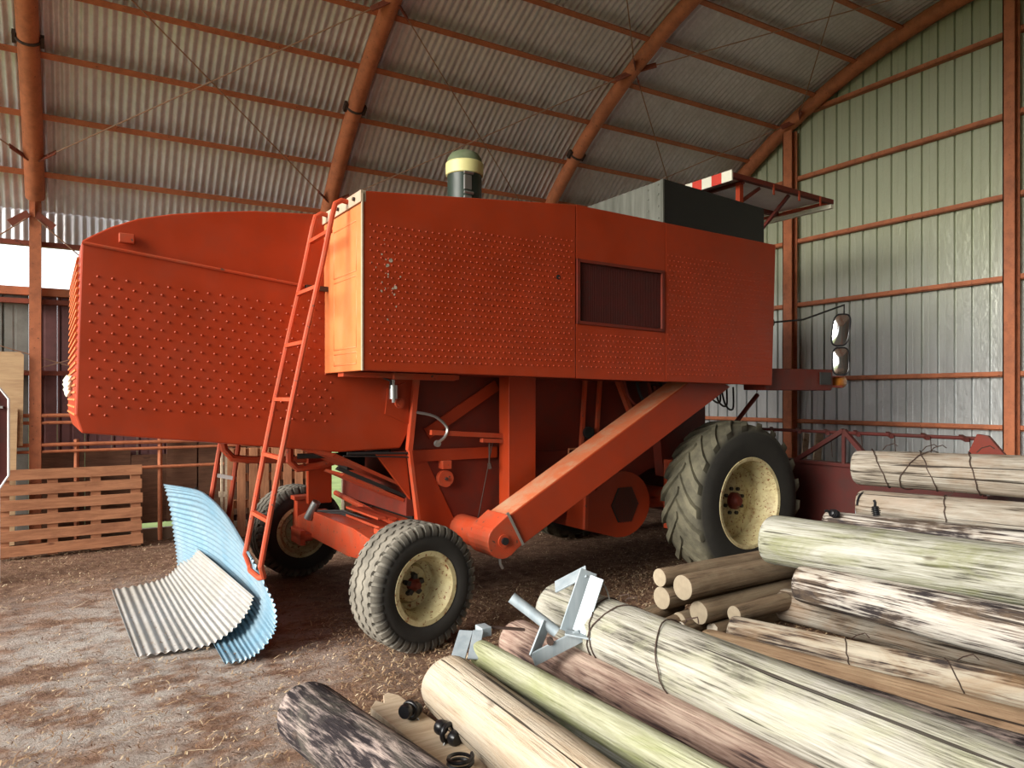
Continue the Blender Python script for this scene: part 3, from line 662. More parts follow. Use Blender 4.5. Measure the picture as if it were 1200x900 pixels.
# canopy over the driving platform
can = MB(); cz = 3.66
can.box(3.38, 4.88, .50, 2.30, cz, cz+.012); cano = part(can, 'canopy_roof', 'whitep')
def cbar(p, q, w, h, mat, name): b = MB(); b.bar(p, q, w, h); return b.build(name, M[mat], cano)
cbar((3.36, .49, cz+.01), (4.93, .49, cz-.015), .05, .045, 'reddark', 'canopy_edge_beam')
cbar((3.40, 1.1, cz-.02), (4.85, 1.1, cz-.02), .04, .05, 'reddark', 'canopy_rail')
cbar((4.86, .5, cz-.03), (4.86, 2.3, cz-.03), .03, .03, 'redworn', 'canopy_front_rail')
cbar((3.55, .5, cz-.02), (3.55, 2.3, cz-.02), .03, .03, 'reddark', 'canopy_cross_rail')
cbar((3.55, .55, cz-.02), (3.55, .55, 1.78), .05, .05, 'red', 'canopy_post'); cbar((3.55, .56, 3.45), (3.85, .56, cz-.02), .03, .03, 'reddark', 'canopy_brace')
cbar((4.3, .95, 3.3), (4.3, .55, cz-.02), .03, .03, 'reddark', 'canopy_brace')
cbar((3.55, 2.2, cz-.02), (3.55, 2.2, 1.78), .05, .05, 'red', 'canopy_post')
for i in range(15):
    y = .47+.122*i; m = 'stripered' if i % 2 else 'stripewhite'
    b = MB(); b.box(3.345, 3.36, y, y+.121, cz-.045, cz+.055); b.build('warning_stripe', M[m], cano)
    b = MB(); b.box(4.885, 4.935, y, y+.121, cz-.085, cz-.045); b.build('warning_stripe', M['stripewhite'], cano)
for x in (3.95, 4.35, 4.7): b = MB(); b.box(x-.012, x+.012, .462, .47, cz-.09, cz+.01); b.build('canopy_clip', M['redworn'], cano)
# ladder up to the tank
def lad(z): t = (2.81-z)/2.26; return -.50-.47*t-.02*math.sin(t*PI)
lz = [2.72, 2.4, 2.0, 1.6, 1.2, .9, .62]
b = MB()
for y in (.22, .60):
    pts = [(XR-.01, y, 2.795), (XR-.05, y, 2.80), (-.535, y, 2.775), (-.555, y, 2.70)]+[(lad(z)-.02, y, z) for z in lz[1:]]
    b.tube(pts, .0165, 8)
pass
b.tube([(lad(.62)-.02, .22, .63), (-.955, .24, .555), (-.965, .30, .54), (-.965, .52, .54), (-.955, .58, .555), (lad(.62)-.02, .60, .63)], .0165, 8)
ladder = part(b, 'ladder_rails', 'redworn', smooth=True)
for z in (2.605, 2.26, 1.925, 1.585, 1.243, .882):
    b = MB(); b.bar((lad(z)-.02, .22, z), (lad(z)-.02, .60, z), .03, .022); b.build('ladder_rung', M['redworn'], ladder)
b = MB(); b.bar((-.60, .60, 2.31), (-.45, .62, 2.31), .03, .03); b.build('ladder_stay', M['wire'], ladder)
# far ladder
b = MB(); b.tube([(-.80, 2.15, 1.35), (-.90, 2.15, .72)], .02, 8); b.tube([(-.66, 2.15, 1.35), (-.76, 2.15, .62)], .02, 8); lf = part(b, 'rear_ladder_rails', 'redworn', smooth=True)
b = MB(); b.bar((-.865, 2.15, .97), (-.705, 2.15, .93), .03, .03); b.build('ladder_rung', M['whitep'], lf)
# pipes under the hood
b = MB(); b.tube([(-.86, 1.9, 1.30), (-.84, 1.9, 1.19), (-.78, 1.9, 1.12), (-.66, 1.9, 1.10), (-.2, 1.9, 1.08)], .03, 8); b.tube([(-.42, 1.6, 1.25), (-.42, 1.6, 1.10), (-.36, 1.6, 1.04), (-.20, 1.6, 1.05), (.1, 1.6, 1.12)], .03, 8); part(b, 'steering_pipe', 'redworn', smooth=True)
b = MB(); b.tube([(-.45, 1.3, 1.16), (-.1, 1.2, 1.16), (.12, .9, 1.19)], .02, 8); b.box(-.12, .02, 1.15, 1.35, 1.05, 1.24); part(b, 'rear_bracket', 'black')
b = MB(); b.tube([(-.30, .66, 1.215), (.15, .66, 1.20)], .010, 6); b.tube([(-.33, .655, 1.20), (.02, .66, 1.18), (.16, .66, 1.17)], .006, 6); part(b, 'cable', 'hose')
# rear axle, steering
b = MB(); b.prism([(.42, .50), (.42, .62), (.9, .66), (1.9, .66), (2.25, .56), (2.25, .44), (1.8, .44), (1.0, .44)], -.17, -.03, axis='x'); ax = part(b, 'rear_axle', 'redworn', bevel=.006)
for y in (.33, 2.30):
    b = MB(); b.box(-.17, -.03, y-.05, y+.09, .33, .72); b.box(-.20, .0, y-.07, y+.11, .70, .735); b.build('kingpin_bracket', M['redworn'], ax, bevel=.005)
b = MB(); b.box(-.26, -.10, 1.85, 2.12, .43, .47); b.box(-.26, -.22, 1.85, 2.12, .38, .50); b.build('axle_bracket', M['redworn'], ax)
b = MB(); b.tube([(.16, 2.2, .745), (.14, .45, .645)], .024, 8); b.build('track_rod', M['redworn'], ax, smooth=True)
b = MB(); b.tube([(-.20, 1.85, .60), (-.15, 1.78, .74)], .035, 12); b.build('steering_cylinder', M['steel'], ax, smooth=True)
for k in range(3):
    b = MB(); b.tube([(-.15, 1.80, .62+.02*k), (-.02, 1.5, .66+.015*k), (.1, 1.1, .60+.02*k), (.15, .9, .55)], .012, 6); b.build('hydraulic_hose', M['hose'], ax, smooth=True)
b = MB(); b.box(-.16, .04, 1.96, 2.02, .70, 1.25); part(b, 'axle_hanger', 'red')
b = MB(); b.box(.02, .5, .9, 1.3, .46, .60); b.bar((.0, 1.0, .64), (.5, 1.0, .60), .25, .04); part(b, 'chassis_rail', 'redworn')
# straw outlet flaps between the sides
b = MB(); b.prism([(-.36, 1.19), (-.34, 1.21), (.16, .97), (.15, .95)], .78, 1.5); part(b, 'outlet_flap', 'redworn')
b = MB(); b.prism([(-.30, 1.055), (-.28, 1.07), (.17, .86), (.16, .84)], .76, 1.15); part(b, 'outlet_flap', 'redworn')
b = MB(); b.prism([(-.08, 1.21), (.15, 1.21), (.19, .86)], .70, .735); part(b, 'outlet_cheek', 'red')
b = MB(); b.prism([(-.34, 1.10), (-.32, 1.12), (.18, .89), (.17, .87)], .74, .79); part(b, 'outlet_seal', 'black')
for k in range(4):
    b = MB(); b.box(-.02+.085*k, .04+.085*k, .80, 1.45, .72-.012*k, .735-.012*k); part(b, 'sieve_bar', 'redworn')
b = MB(); b.prism([(-.02, .675), (.45, .60), (.45, .58), (-.02, .655)], .78, 1.45); part(b, 'sieve_pan', 'redworn')
b = MB(); b.bar((.20, 1.98, 1.0), (.27, 1.98, .60), .05, .05, (1,0,0)); b.bar((.16, 1.9, 1.05), (.30, 1.2, .62), .04, .02, (1,0,0)); part(b, 'outlet_stay', 'redworn')
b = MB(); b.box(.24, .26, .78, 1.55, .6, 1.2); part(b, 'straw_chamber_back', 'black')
# header at the front
b = MB(); b.box(4.30, 4.36, -1.25, 4.05, .35, .955); b.box(4.26, 4.40, -1.25, 4.05, .945, .975); b.box(4.30, 5.4, -1.25, 4.05, .22, .26); b.box(4.3, 5.5, -1.28, -1.25, .22, .8); b.box(4.3, 5.5, 4.05, 4.08, .22, .8); b.box(3.2, 4.30, .95, 1.85, .5, 1.05); hd = part(b, 'header_trough', 'maroon')
b = MB(); b.tube([(4.30, -1.25, 1.262), (4.30, 4.05, 1.262)], .016, 8); rb = part(b, 'reel_bar', 'maroon', smooth=True)
for k in range(17):
    y = -1.15+.31*k
    b = MB(); b.bar((4.26, y, 1.25), (4.36, y+.10, 1.27), .03, .035); b.build('tine_clip', M['maroon'], rb)
    b = MB(); b.tube([(4.30, y, 1.26), (4.36, y+.02, 1.02)], .004, 5); b.build('tine', M['wire'], rb)
b = MB(); b.bar((4.28, .45, .97), (4.28, -.06, 1.285), .04, .045, (1,0,0)); b.bar((4.28, -.06, 1.285), (4.28, -.35, .98), .04, .045, (1,0,0)); b.bar((4.28, -.06, 1.27), (4.28, -.06, .97), .03, .025, (1,0,0)); part(b, 'reel_support', 'maroon')
b = MB(); b.prism([(-1.30, 1.29), (-1.22, 1.30), (-1.10, 1.02), (-1.52, 1.02)], 4.26, 4.30, axis='x'); part(b, 'reel_end_plate', 'reddark')
b = MB(); b.bar((4.28, 2.8, .97), (4.28, 3.2, 1.285), .04, .045, (1,0,0)); b.bar((4.28, 3.2, 1.285), (4.28, 3.5, .98), .04, .045, (1,0,0)); part(b, 'reel_support', 'maroon')

# wheels: tyre mesh (with its own tread), rim and hub as its pieces; wheel axis is local y, outer face at -y
def tyre(R, W, rim, lugs, mat):
    h = W/2; b = MB(); t = .028 if lugs == 'bar' else .012
    Rc = R-t
    prof = [(rim, h*.80), (rim+.02, h*.92), (rim+(Rc-rim)*.45, h), (Rc-.08*R, h*.93), (Rc-.03*R, h*.80), (Rc, h*.5), (Rc+.006, 0)]
    prof = prof+[(r, -y) for r, y in prof[-2::-1]]+[(rim-.02, -h*.7), (rim-.02, h*.7)]
    b.lathe(prof, 64, closed=True)
    def surf(w): # radius of carcass at offset w (|w|<=h)
        a = abs(w)/h
        if a < .5: return Rc+.006*(1-a/.5)
        if a < .8: return Rc-(a-.5)/.3*.03*R
        return Rc-.03*R-(a-.8)/.13*.05*R
    if lugs == 'bar':
        n = 21
        for s in (-1, 1):
            for k in range(n):
                a0 = 2*PI*(k+(.5 if s > 0 else 0))/n; st = []
                for q in range(6):
                    u = q/5; w = s*h*(-.04+.97*u); aa = a0-D(24)*u**.9+D(12); hw = .026+.010*u; rr = surf(w); top = R-.004*u if u < .85 else R-.03*(u-.75)/.25
                    da = hw/R; st.append([(rr-.012, aa-da*1.35, w), (max(top, rr+.012), aa-da, w), (max(top, rr+.012), aa+da, w), (rr-.012, aa+da*1.35, w)])
                v = [(r*math.cos(-x), w, r*math.sin(-x)) for g in st for r, x, w in g]; f = []
                for q in range(5):
                    for e in range(4): f.append((q*4+e, q*4+(e+1) % 4, q*4+4+(e+1) % 4, q*4+4+e))
                f += [(0,1,2,3), (23,22,21,20)]; b.add(v, f)
    else:
        # zig-zag circumferential ribs with shoulder blocks
        n = 40
        for c0, hw in ((0, .030), (-.078, .026), (.078, .026)):
            v = []; f = []; N = n*4
            for i in range(N):
                a = 2*PI*i/N; z = .007*(1 if (i//2) % 2 else -1)
                for w, r in ((c0-hw+z, surf(c0)-.004), (c0-hw+z+.002, R), (c0+hw+z-.002, R), (c0+hw+z, surf(c0)-.004)): v.append((r*math.cos(a), w, r*math.sin(a)))
            for i in range(N):
                j = (i+1) % N
                for e in range(3): f.append((i*4+e, i*4+e+1, j*4+e+1, j*4+e))
            b.add(v, f)
        for s in (-1, 1):
            for k in range(n):
                a = 2*PI*k/n; da = PI/n*.62; st = []
                for w, top in ((s*.108, R-.001), (s*.128, R-.005), (s*.150, R-.040)):
                    rr = surf(min(abs(w), h*.93)); st.append([(rr-.03, a-da, w), (top, a-da*.9, w), (top, a+da*.9, w), (rr-.03, a+da, w)])
                v = [(r*math.cos(x), w, r*math.sin(x)) for g in st for r, x, w in g]; f = [(0,1,2,3), (11,10,9,8)]
                for q in range(2):
                    for e in range(4): f.append((q*4+e, q*4+(e+1) % 4, q*4+4+(e+1) % 4, q*4+4+e))
                b.add(v, f)
    return b.build('tyre', mat, H, smooth=True)
def wheel(loc, rz, R, W, rim, lugs, tm, deep, flip=False, nb=8):
    t = tyre(R, W, rim, lugs, tm); t.location = loc; t.rotation_euler = (0, 0, rz+(PI if flip else 0))
    h = W/2; b = MB()
    b.lathe([(rim+.012, -h*.86), (rim+.022, -h*.90), (rim+.016, -h*.94), (rim-.012, -h*.92), (rim-.022, -h*.75), (rim-.05, -h*.45), (rim-.055, -h*.1), (rim-.045, deep), (rim*.62, deep+.015), (rim*.52, deep-.02), (rim*.34, deep-.025), (.001, deep-.025)], 48)
    b.lathe([(rim+.022, h*.90), (rim-.012, h*.92), (rim-.05, h*.45), (rim-.05, deep)], 48)
    rm = b.build('rim', M['cream'], t, smooth=True)
    b = MB(); b.lathe([(rim*.20, deep-.02), (rim*.20, deep-.06), (rim*.13, deep-.075), (rim*.10, deep-.10), (.001, deep-.10)], 20); hb = b.build('hub', M['reddark'], t, smooth=True)
    for k in range(nb):
        a = 2*PI*k/nb+.3; b = MB(); b.disc((rim*.30*math.cos(a), deep-.035, rim*.30*math.sin(a)), .014 if R < .5 else .017, (-.012, .012), 6); b.build('wheel_nut', M['black'], t)
    return t
RW = wheel((-.035, .165, .400), D(9), .402, .30, .215, 'rib', M['tyreR'], .05, nb=5)
b = MB()
for k in range(5):
    a = 2*PI*k/5+.3; b.bar((0, .0, 0), (.068*math.cos(a), .0, .068*math.sin(a)), .03, .03, (0,1,0))
b.build('hub_spider', M['black'], RW)
wheel((-.10, 2.50, .400), D(5), .402, .30, .215, 'rib', M['tyreR'], .05, True, nb=5)
wheel((3.05, .215, .690), 0, .702, .43, .375, 'bar', M['tyreF'], .02)
wheel((3.05, 2.60, .690), 0, .702, .43, .375, 'bar', M['tyreF'], .02, True)

# ------------------------------------------------------------------ logs
def log(p, d, L, r0, r1, mat, label, group=None, end='round', seed=0, lob=.05, name='log', endm='endwhite', cat='log', bend=0.):
    p = Vector(p); d = Vector(d).normalized(); b = MB(); ns, nr = 36, 44; rnd = random.Random(seed)
    off = Vector((rnd.uniform(0,50), rnd.uniform(0,50), rnd.uniform(0,50)))
    rings = []
    hs = [0, .004, .012, .03, .06] if end == 'round' else [0, .002, .006]
    fs = [.80, .90, .955, .985, 1.] if end == 'round' else [.965, .985, 1.]
    for q in range(1, nr+1): hs.append(.06+(L-.06)*q/nr); fs.append(1.)
    hs += [L+.004, L+.008]; fs += [.96, .9]
    v = []
    for h, f in zip(hs, fs):
        r = (r0+(r1-r0)*h/L)*f
        for k in range(ns):
            a = 2*PI*k/ns; dr = noise.fractal(Vector((math.cos(a)*1.3, math.sin(a)*1.3, h*1.1))+off, 1., 2., 3)*lob
            dr += noise.noise(Vector((math.cos(a)*6, math.sin(a)*6, h*.8))+off)*lob*.45
            rr = r*(1+dr); v.append((rr*math.cos(a)+bend*math.sin(h/L*PI), rr*math.sin(a), h+(dr*.10 if h < .02 else 0)))
    f = []; m = []
    n = len(hs)
    for q in range(n-1):
        for k in range(ns): f.append((q*ns+k, q*ns+(k+1) % ns, (q+1)*ns+(k+1) % ns, (q+1)*ns+k)); m.append(1 if (end != 'round' and q < 1) else 0)
    b.v = v; b.f = f; b.m = m
    c0 = len(b.v); b.v.append((0, 0, .004)); b.v.append((0, 0, L+.006))
    for k in range(ns):
        b.f.append((c0, (k+1) % ns, k)); b.m.append(1); b.f.append((c0+1, (n-1)*ns+k, (n-1)*ns+(k+1) % ns)); b.m.append(1)
    o = b.build(name, [M[mat], M[endm]], None, smooth=True, recalc=False)
    o.location = p; z = d; x = z.cross(Vector((0,0,1))).normalized() if abs(z.z) < .99 else Vector((1,0,0)); y = z.cross(x)
    o.rotation_euler = Matrix((x, y, z)).transposed().to_euler()
    o['r0'] = r0; o['r1'] = r1; o['len'] = L
    tag(o, label, cat, group)
    return o
def wire_tie(o, h, r, tilt=.1, mat='wire', name='wire_tie', th=.0035, knot=True):
    b = MB(); pts = []
    for i in range(28):
        a = 2*PI*i/28; pts.append((r*math.cos(a), r*math.sin(a), h+tilt*r*math.sin(a+.7)+random.uniform(-.006, .006)))
    b.tube(pts, th, 6, True)
    if knot:
        a = -1.9; c = Vector((r*math.cos(a)*1.02, r*math.sin(a)*1.02, h))
        b.tube([c, c*1.0+Vector((.02, -.03, .03)), c+Vector((-.01, -.045, .07)), c+Vector((.015, -.03, .10))], th, 5)
    return b.build(name, M[mat], o, smooth=True)
G1 = 'weathered logs in the stack'
L1 = log((4.76, 3.151, 1.10), (.208, -.978, .012), 2.6, .122, .15, 'logash', 'ash grey log bound with several wires, topmost on the stack', seed=1)
for h, t in ((.17, .55), (.42, -.7), (.74, .3)): wire_tie(L1, h, .130+h*.01, t)
wire_tie(L1, .47, .131, .5)
L2 = log((4.70, 3.085, .845), (.23, -.972, .0), 2.6, .102, .125, 'logash', 'brown-streaked grey log lying directly under the wire-bound top log', seed=2)
wire_tie(L2, .55, .115, .2)
L3 = log((4.355, 3.105, .725), (.225, -.974, .004), 2.6, .10, .125, 'logwhite', 'pale log with purple-grey streaks carrying two black insulators', seed=3)
L4 = log((4.063, 3.344, .62), (.208, -.978, .008), 2.9, .162, .165, 'loggreen', 'thick whitish log with green lichen on its blunt end', seed=4)
L5 = log((4.038, 3.065, .385), (.105, -.994, -.006), 2.8, .125, .165, 'logwhite', 'thick whitewashed log with peeling black patches below the lichen log', seed=5)
L5b = log((4.30, 3.42, .125), (.156, -.988, 0), 3.0, .115, .12, 'logash', 'grey log half hidden on the ground under the whitewashed log', seed=6)
L6 = log((3.602, 3.252, .10), (.303, -.953, 0), 2.8, .092, .105, 'logmix', 'cream and brown streaked log on the ground beside the cut poles', seed=7)
wire_tie(L6, .72, .098, .3); wire_tie(L6, 1.25, .101, .6)
L7 = log((3.25, 3.15, .10), (.222, -.975, 0), 2.7, .095, .105, 'logbrown', 'smooth tan brown log with a large knot beside the dark bark log', seed=8)
L8 = log((2.96, 3.30, .155), (.135, -.991, .0), 2.7, .072, .115, 'logdark', 'thin dark bark-covered log between the tan log and the wired grey log', seed=9, lob=.1)
L9 = log((2.40, 3.50, .36), (.02, -.999, -.005), 2.9, .158, .172, 'loggrey', 'big pale grey log tied with wire under the galvanised bracket', seed=10)
wire_tie(L9, .50, .168, .3); wire_tie(L9, .56, .168, -.4); wire_tie(L9, .98, .172, .5)
L10 = log((2.259, 3.729, .135), (.009, -1, 0), 3.1, .122, .125, 'logpurple', 'reddish purple log with a pale rounded end under the big wired log', seed=11)
L11a = log((1.80, 3.33, .262), (.042, -.999, 0), 2.8, .068, .09, 'logpole', 'slim mossy green pole lying on top beside the smooth tan log', seed=12, lob=.03)
L11b = log((1.93, 3.22, .115), (.033, -.999, 0), 2.7, .105, .115, 'loggreen', 'white and yellow-green lichened log below the slim mossy pole', seed=13)
L12 = log((1.575, 3.25, .168), (-.02, -.999, 0), 2.6, .150, .160, 'logtan', 'smooth tan log with long cracks and a rounded end', seed=14, lob=.03)
L13 = log((.895, 3.38, .142), (.165, -.986, 0), 2.4, .138, .15, 'logdark', 'dark bark-flecked log lying apart from the others beside the loose board', seed=15)
HG = 'logs buried inside the stack'
for k, (p, r) in enumerate((((4.76, 3.0, .14), .14), ((5.08, 3.0, .14), .14), ((4.50, 3.0, .42), .145), ((4.90, 3.0, .40), .13), ((4.74, 2.98, .635), .105))):
    log(p, (.17, -.985, 0), 2.6, r, r, 'logash', 'grey log buried inside the stack beneath the upper logs', HG, seed=30+k)
# cut poles
PG = None
log((3.415, 3.50, .340), (.999, .044, 0), 1.55, .083, .086, 'pole', 'thickest brown cut pole on top of the small pole heap', end='cut', seed=20, name='pole', endm='endgrain', cat='pole', lob=.02)
log((3.41, 3.715, .36), (.999, .032, 0), 1.6, .062, .066, 'pole', 'brown cut pole on the wheel side of the pole heap, resting on another pole', end='cut', seed=21, name='pole', endm='endgrain', cat='pole', lob=.02)
log((3.437, 3.724, .215), (.999, .035, 0), 1.6, .078, .08, 'pole', 'brown cut pole under the one nearest the big tyre', end='cut', seed=22, name='pole', endm='endgrain', cat='pole', lob=.02)
log((3.515, 3.455, .17), (.998, .06, 0), 1.4, .076, .08, 'pole', 'brown cut pole directly under the thickest pole of the heap', end='cut', seed=23, name='pole', endm='endgrain', cat='pole', lob=.02)
log((3.69, 3.31, .17), (.998, .05, 0), .55, .055, .06, 'pole', 'short thin brown pole poking out between heap and pale log', end='cut', seed=24, name='pole', endm='endgrain', cat='pole', lob=.02)
log((3.50, 3.62, .066), (.999, .04, 0), 1.5, .066, .066, 'pole', 'dark pole at the bottom of the heap on the dirt', end='cut', seed=25, name='pole', endm='endgrain', cat='pole', lob=.02)
log((3.60, 3.41, .05), (.999, .05, 0), 1.2, .05, .055, 'pole', 'split grey pole end at the foot of the heap', end='cut', seed=26, name='pole', endm='endwhite', cat='pole', lob=.12)
for k, (p, d, L, r, lb) in enumerate((((3.19, 3.84, .045), (.96, .25, .02), .42, .042, 'short pale offcut lying furthest out in front of the pole heap'), ((3.31, 3.74, .085), (.97, .2, .05), .4, .046, 'short offcut with a bright half-round end leaning on the heap'), ((3.32, 3.61, .055), (.95, .22, .02), .35, .05, 'split offcut showing yellow wood at the foot of the heap'), ((3.42, 3.52, .06), (.95, .1, .0), .35, .05, 'cream-ended offcut tucked under the thickest pole'))):
    log(p, d, L, r, r, 'pole', lb, end='cut', seed=50+k, name='offcut', endm='endwhite', cat='offcut', lob=.08)

# black ring insulators and the loose board
def insulator(loc, rot, label, s=1.):
    e = empty('insulator', loc); e.rotation_euler = rot; tag(e, label, 'insulator')
    b = MB(); prof = []
    for k in range(5): h = -.03+.012*k; prof += [(.016, h), (.030-.003*abs(k-2), h+.004), (.030-.003*abs(k-2), h+.008)]
    b.lathe([(r*s, h*s) for r, h in [(.001, -.03)]+prof+[(.016, .032), (.001, .032)]], 16); b.build('ribbed_body', M['blackplastic'], e, smooth=True)
    b = MB(); b.tube([(0, .03*s, 0), (0, .055*s, .006*s), (.004, .07*s, .0)], .009*s, 8); b.build('stud', M['blackplastic'], e)
    return e
bd = empty('loose_board', (1.315, 3.44, .0)); bd.rotation_euler = (0, 0, 0); tag(bd, 'pale weathered board with jagged end beside the dark bark log', 'board')
b = MB(); w = .088; pts = [(-w, -.05), (-w*.4, .02), (-.01, -.03), (.02, .06), (w*.6, .08), (w, .02), (w+.20, -2.2), (.20-w, -2.2)]
b.prism(pts, .035, .075, axis='z'); b.build('plank', M['palewood'], bd, bevel=.003)
b = MB(); b.box(-.09, .33, -.9, -.83, 0, .035); b.box(-.05, .15, -.35, -.28, 0, .035); b.build('batten', M['darkply'], bd)
def ring_ins(loc, rot, label):
    e = empty('ring_insulator', loc); e.rotation_euler = rot; tag(e, label, 'insulator')
    b = MB(); b.tube([(.036*math.cos(a), 0, .036*math.sin(a)) for a in [2*PI*i/20 for i in range(20)]], .012, 10, True); b.build('ring', M['blackplastic'], e, smooth='all')
    b = MB(); b.lathe([(.001, -.06), (.030, -.06), (.034, -.05), (.034, -.03), (.026, -.02), (.001, -.02)], 16, (0, 0, -.012)); b.lathe([(.001, .02), (.026, .02), (.034, .03), (.034, .05), (.030, .06), (.001, .06)], 16, (0, 0, .012)); b.build('flange', M['blackplastic'], e, smooth=True)
    b = MB(); b.tube([(-.03, -.01, -.03), (-.05, -.01, -.06)], .004, 6); b.build('clip', M['steel'], e)
    return e
ring_ins((1.345, 3.17, .118), (0, 0, D(125)), 'black ring insulator near the jagged end of the loose board')
ring_ins((1.40, 2.88, .114), (0, 0, D(20)), 'black ring insulator farther along the loose board beside the tan log')
insulator((4.27, 2.98, .83), (D(15), 0, D(70)), 'black ribbed insulator standing between lichen log and streaked log')
insulator((4.41, 2.78, .862), (D(80), 0, D(20)), 'squat black ribbed insulator on top of the streaked log')
e = empty('clamp_insulator', (4.69, 3.10, .85)); tag(e, 'black and grey pipe clamp gripping the end of the brown-streaked log', 'clamp')
b = MB(); b.tube([(.0+.085*math.cos(a), -.06, .085*math.sin(a)) for a in [D(-60+20*i) for i in range(13)]], .008, 6); b.build('loop', M['blackplastic'], e); b = MB(); b.box(-.02, .05, -.08, .0, -.105, -.03); b.build('pad', M['galvbr'], e, bevel=.006)

# galvanised bracket on the big log
g = empty('gate_bracket', (2.237, 3.147, .46), -D(31)); tag(g, 'galvanised steel gate bracket with pipe stub lying on the big grey log', 'bracket')
b = MB(); b.tube([(-.30, .0, .07), (-.06, -.05, -.10)], .030, 14); b.build('pipe_stub', M['galvbr'], g, smooth=True)
b = MB(); b.bar((.115, .02, .205), (-.0, -.05, -.10), .105, .010, (.45, -.85, .25)); b.build('upright_strap', M['galvbr'], g, bevel=.002)
b = MB(); b.bar((.155, -.035, .185), (.055, -.085, -.09), .010, .085, (.8, -.5, .3)); b.build('side_flange', M['galvbr'], g, bevel=.002)
b = MB(); b.bar((.105, .04, .20), (-.06, .09, .10), .09, .010, (.3, -.4, .85)); b.build('back_leaf', M['galvbr'], g, bevel=.002)
b = MB(); b.bar((.06, -.09, -.105), (-.19, -.16, -.205), .012, .07, (0, 0, 1)); b.build('lower_strap', M['galvbr'], g, bevel=.002)
b = MB(); b.bar((-.19, -.15, -.20), (-.115, -.05, -.05), .010, .075, (0, 0, 1)); b.build('inner_cheek', M['galvbr'], g, bevel=.002)
b = MB(); b.bar((-.02, -.10, -.085), (.12, -.12, -.105), .07, .010); b.build('foot_tab', M['galvbr'], g, bevel=.002)
b = MB(); b.tube(cat([(.16, .0, .16), (.20, .0, .13), (.235, .0, .02)], 8), .005, 6); b.build('wire_tail', M['steel'], g)
b = MB(); b.disc((-.10, -.13, -.12), .018, (-.02, .02), 8); b.build('bolt', M['wire'], g)
# galvanised cap straps on the slim pole
k = empty('strap_clamp', (1.80, 3.34, .30)); tag(k, 'galvanised strap pieces bolted round the end of the slim mossy pole', 'clamp')
b = MB(); b.bar((-.16, -.07, -.04), (-.02, .10, .045), .075, .010, (0, 0, 1)); b.build('flat_strap', M['galvbr'], k, bevel=.002)
b = MB(); b.bar((-.085, -.10, -.03), (.03, .055, .05), .055, .010, (0, 0, 1)); b.build('flat_strap', M['galvbr'], k, bevel=.002)
b = MB(); b.box(.05, .11, .05, .13, .01, .06); b.build('end_tab', M['galvbr'], k, bevel=.004)
b = MB(); b.bar((.11, .09, .05), (.30, .02, .02), .02, .012); b.build('blade', M['wire'], k)

# ------------------------------------------------------------------ curved corrugated sheets on the floor
def sheet(rows, nc, name, mat, label, amp=.0070, nt=26, per=8):
    # rows: cross-sections (each a list of control points along s) from near end to far end
    ns = nc*per; R = [cat(r, ns) for r in rows]; cols = [cat([r[i] for r in R], nt) for i in range(ns+1)]
    b = MB()
    for j in range(nt+1):
        for i in range(ns+1):
            p = cols[i][j]; du = cols[min(i+1, ns)][j]-cols[max(i-1, 0)][j]; dv = cols[i][min(j+1, nt)]-cols[i][max(j-1, 0)]; nn = du.cross(dv).normalized()
            b.v.append(p+nn*amp*math.cos(2*PI*i/per))
    n = ns+1
    for j in range(nt):
        for i in range(ns): b.f.append((j*n+i, j*n+i+1, (j+1)*n+i+1, (j+1)*n+i)); b.m.append(0)
    o = b.build(name, M[mat], None, smooth='all', solid=.0016, recalc=False); return tag(o, label, 'metal sheet')
z0 = .014
sheet([[(.30, 4.95, z0), (.50, 4.94, z0), (.70, 4.93, z0+.005), (.85, 4.94, .085), (.95, 4.95, .19), (.99, 4.96, .285)],
       [(.27, 5.7, z0), (.48, 5.7, z0+.002), (.66, 5.7, z0+.02), (.80, 5.7, .10), (.89, 5.7, .21), (.92, 5.7, .315)],
       [(.23, 6.78, z0), (.45, 6.78, z0+.012), (.62, 6.78, .06), (.72, 6.78, .14), (.79, 6.78, .24), (.82, 6.78, .35)]],
      21, 'corrugated_sheet', 'greysheet', 'dusty grey corrugated iron sheet curling up against the blue sheet')
sheet([[(.74, 4.56, z0), (.85, 4.55, z0), (.935, 4.55, .045), (1.015, 4.55, .13), (1.04, 4.55, .20), (1.035, 4.56, .31), (.99, 4.57, .42), (.92, 4.58, .58), (.895, 4.6, .63)],
       [(.74, 5.2, z0), (.85, 5.2, z0), (.94, 5.2, .05), (1.01, 5.2, .15), (1.03, 5.2, .26), (1.015, 5.2, .40), (.97, 5.2, .54), (.90, 5.2, .71), (.865, 5.2, .785)],
       [(.745, 5.8, z0), (.85, 5.8, z0+.005), (.925, 5.8, .08), (.965, 5.8, .18), (.975, 5.8, .31), (.96, 5.8, .46), (.92, 5.8, .61), (.85, 5.8, .79), (.825, 5.75, .86)],
       [(.735, 6.3, z0), (.82, 6.3, .03), (.87, 6.3, .12), (.90, 6.3, .23), (.90, 6.3, .35), (.885, 6.3, .49), (.85, 6.3, .64), (.805, 6.28, .80), (.785, 6.2, .868)],
       [(.715, 6.85, .03), (.735, 6.85, .09), (.73, 6.85, .19), (.72, 6.85, .29), (.705, 6.84, .40), (.69, 6.83, .52), (.67, 6.82, .65), (.64, 6.81, .79), (.622, 6.8, .858)]],
      26, 'corrugated_sheet', 'blue', 'pale blue corrugated iron sheet curled upright beside the rear tyre')

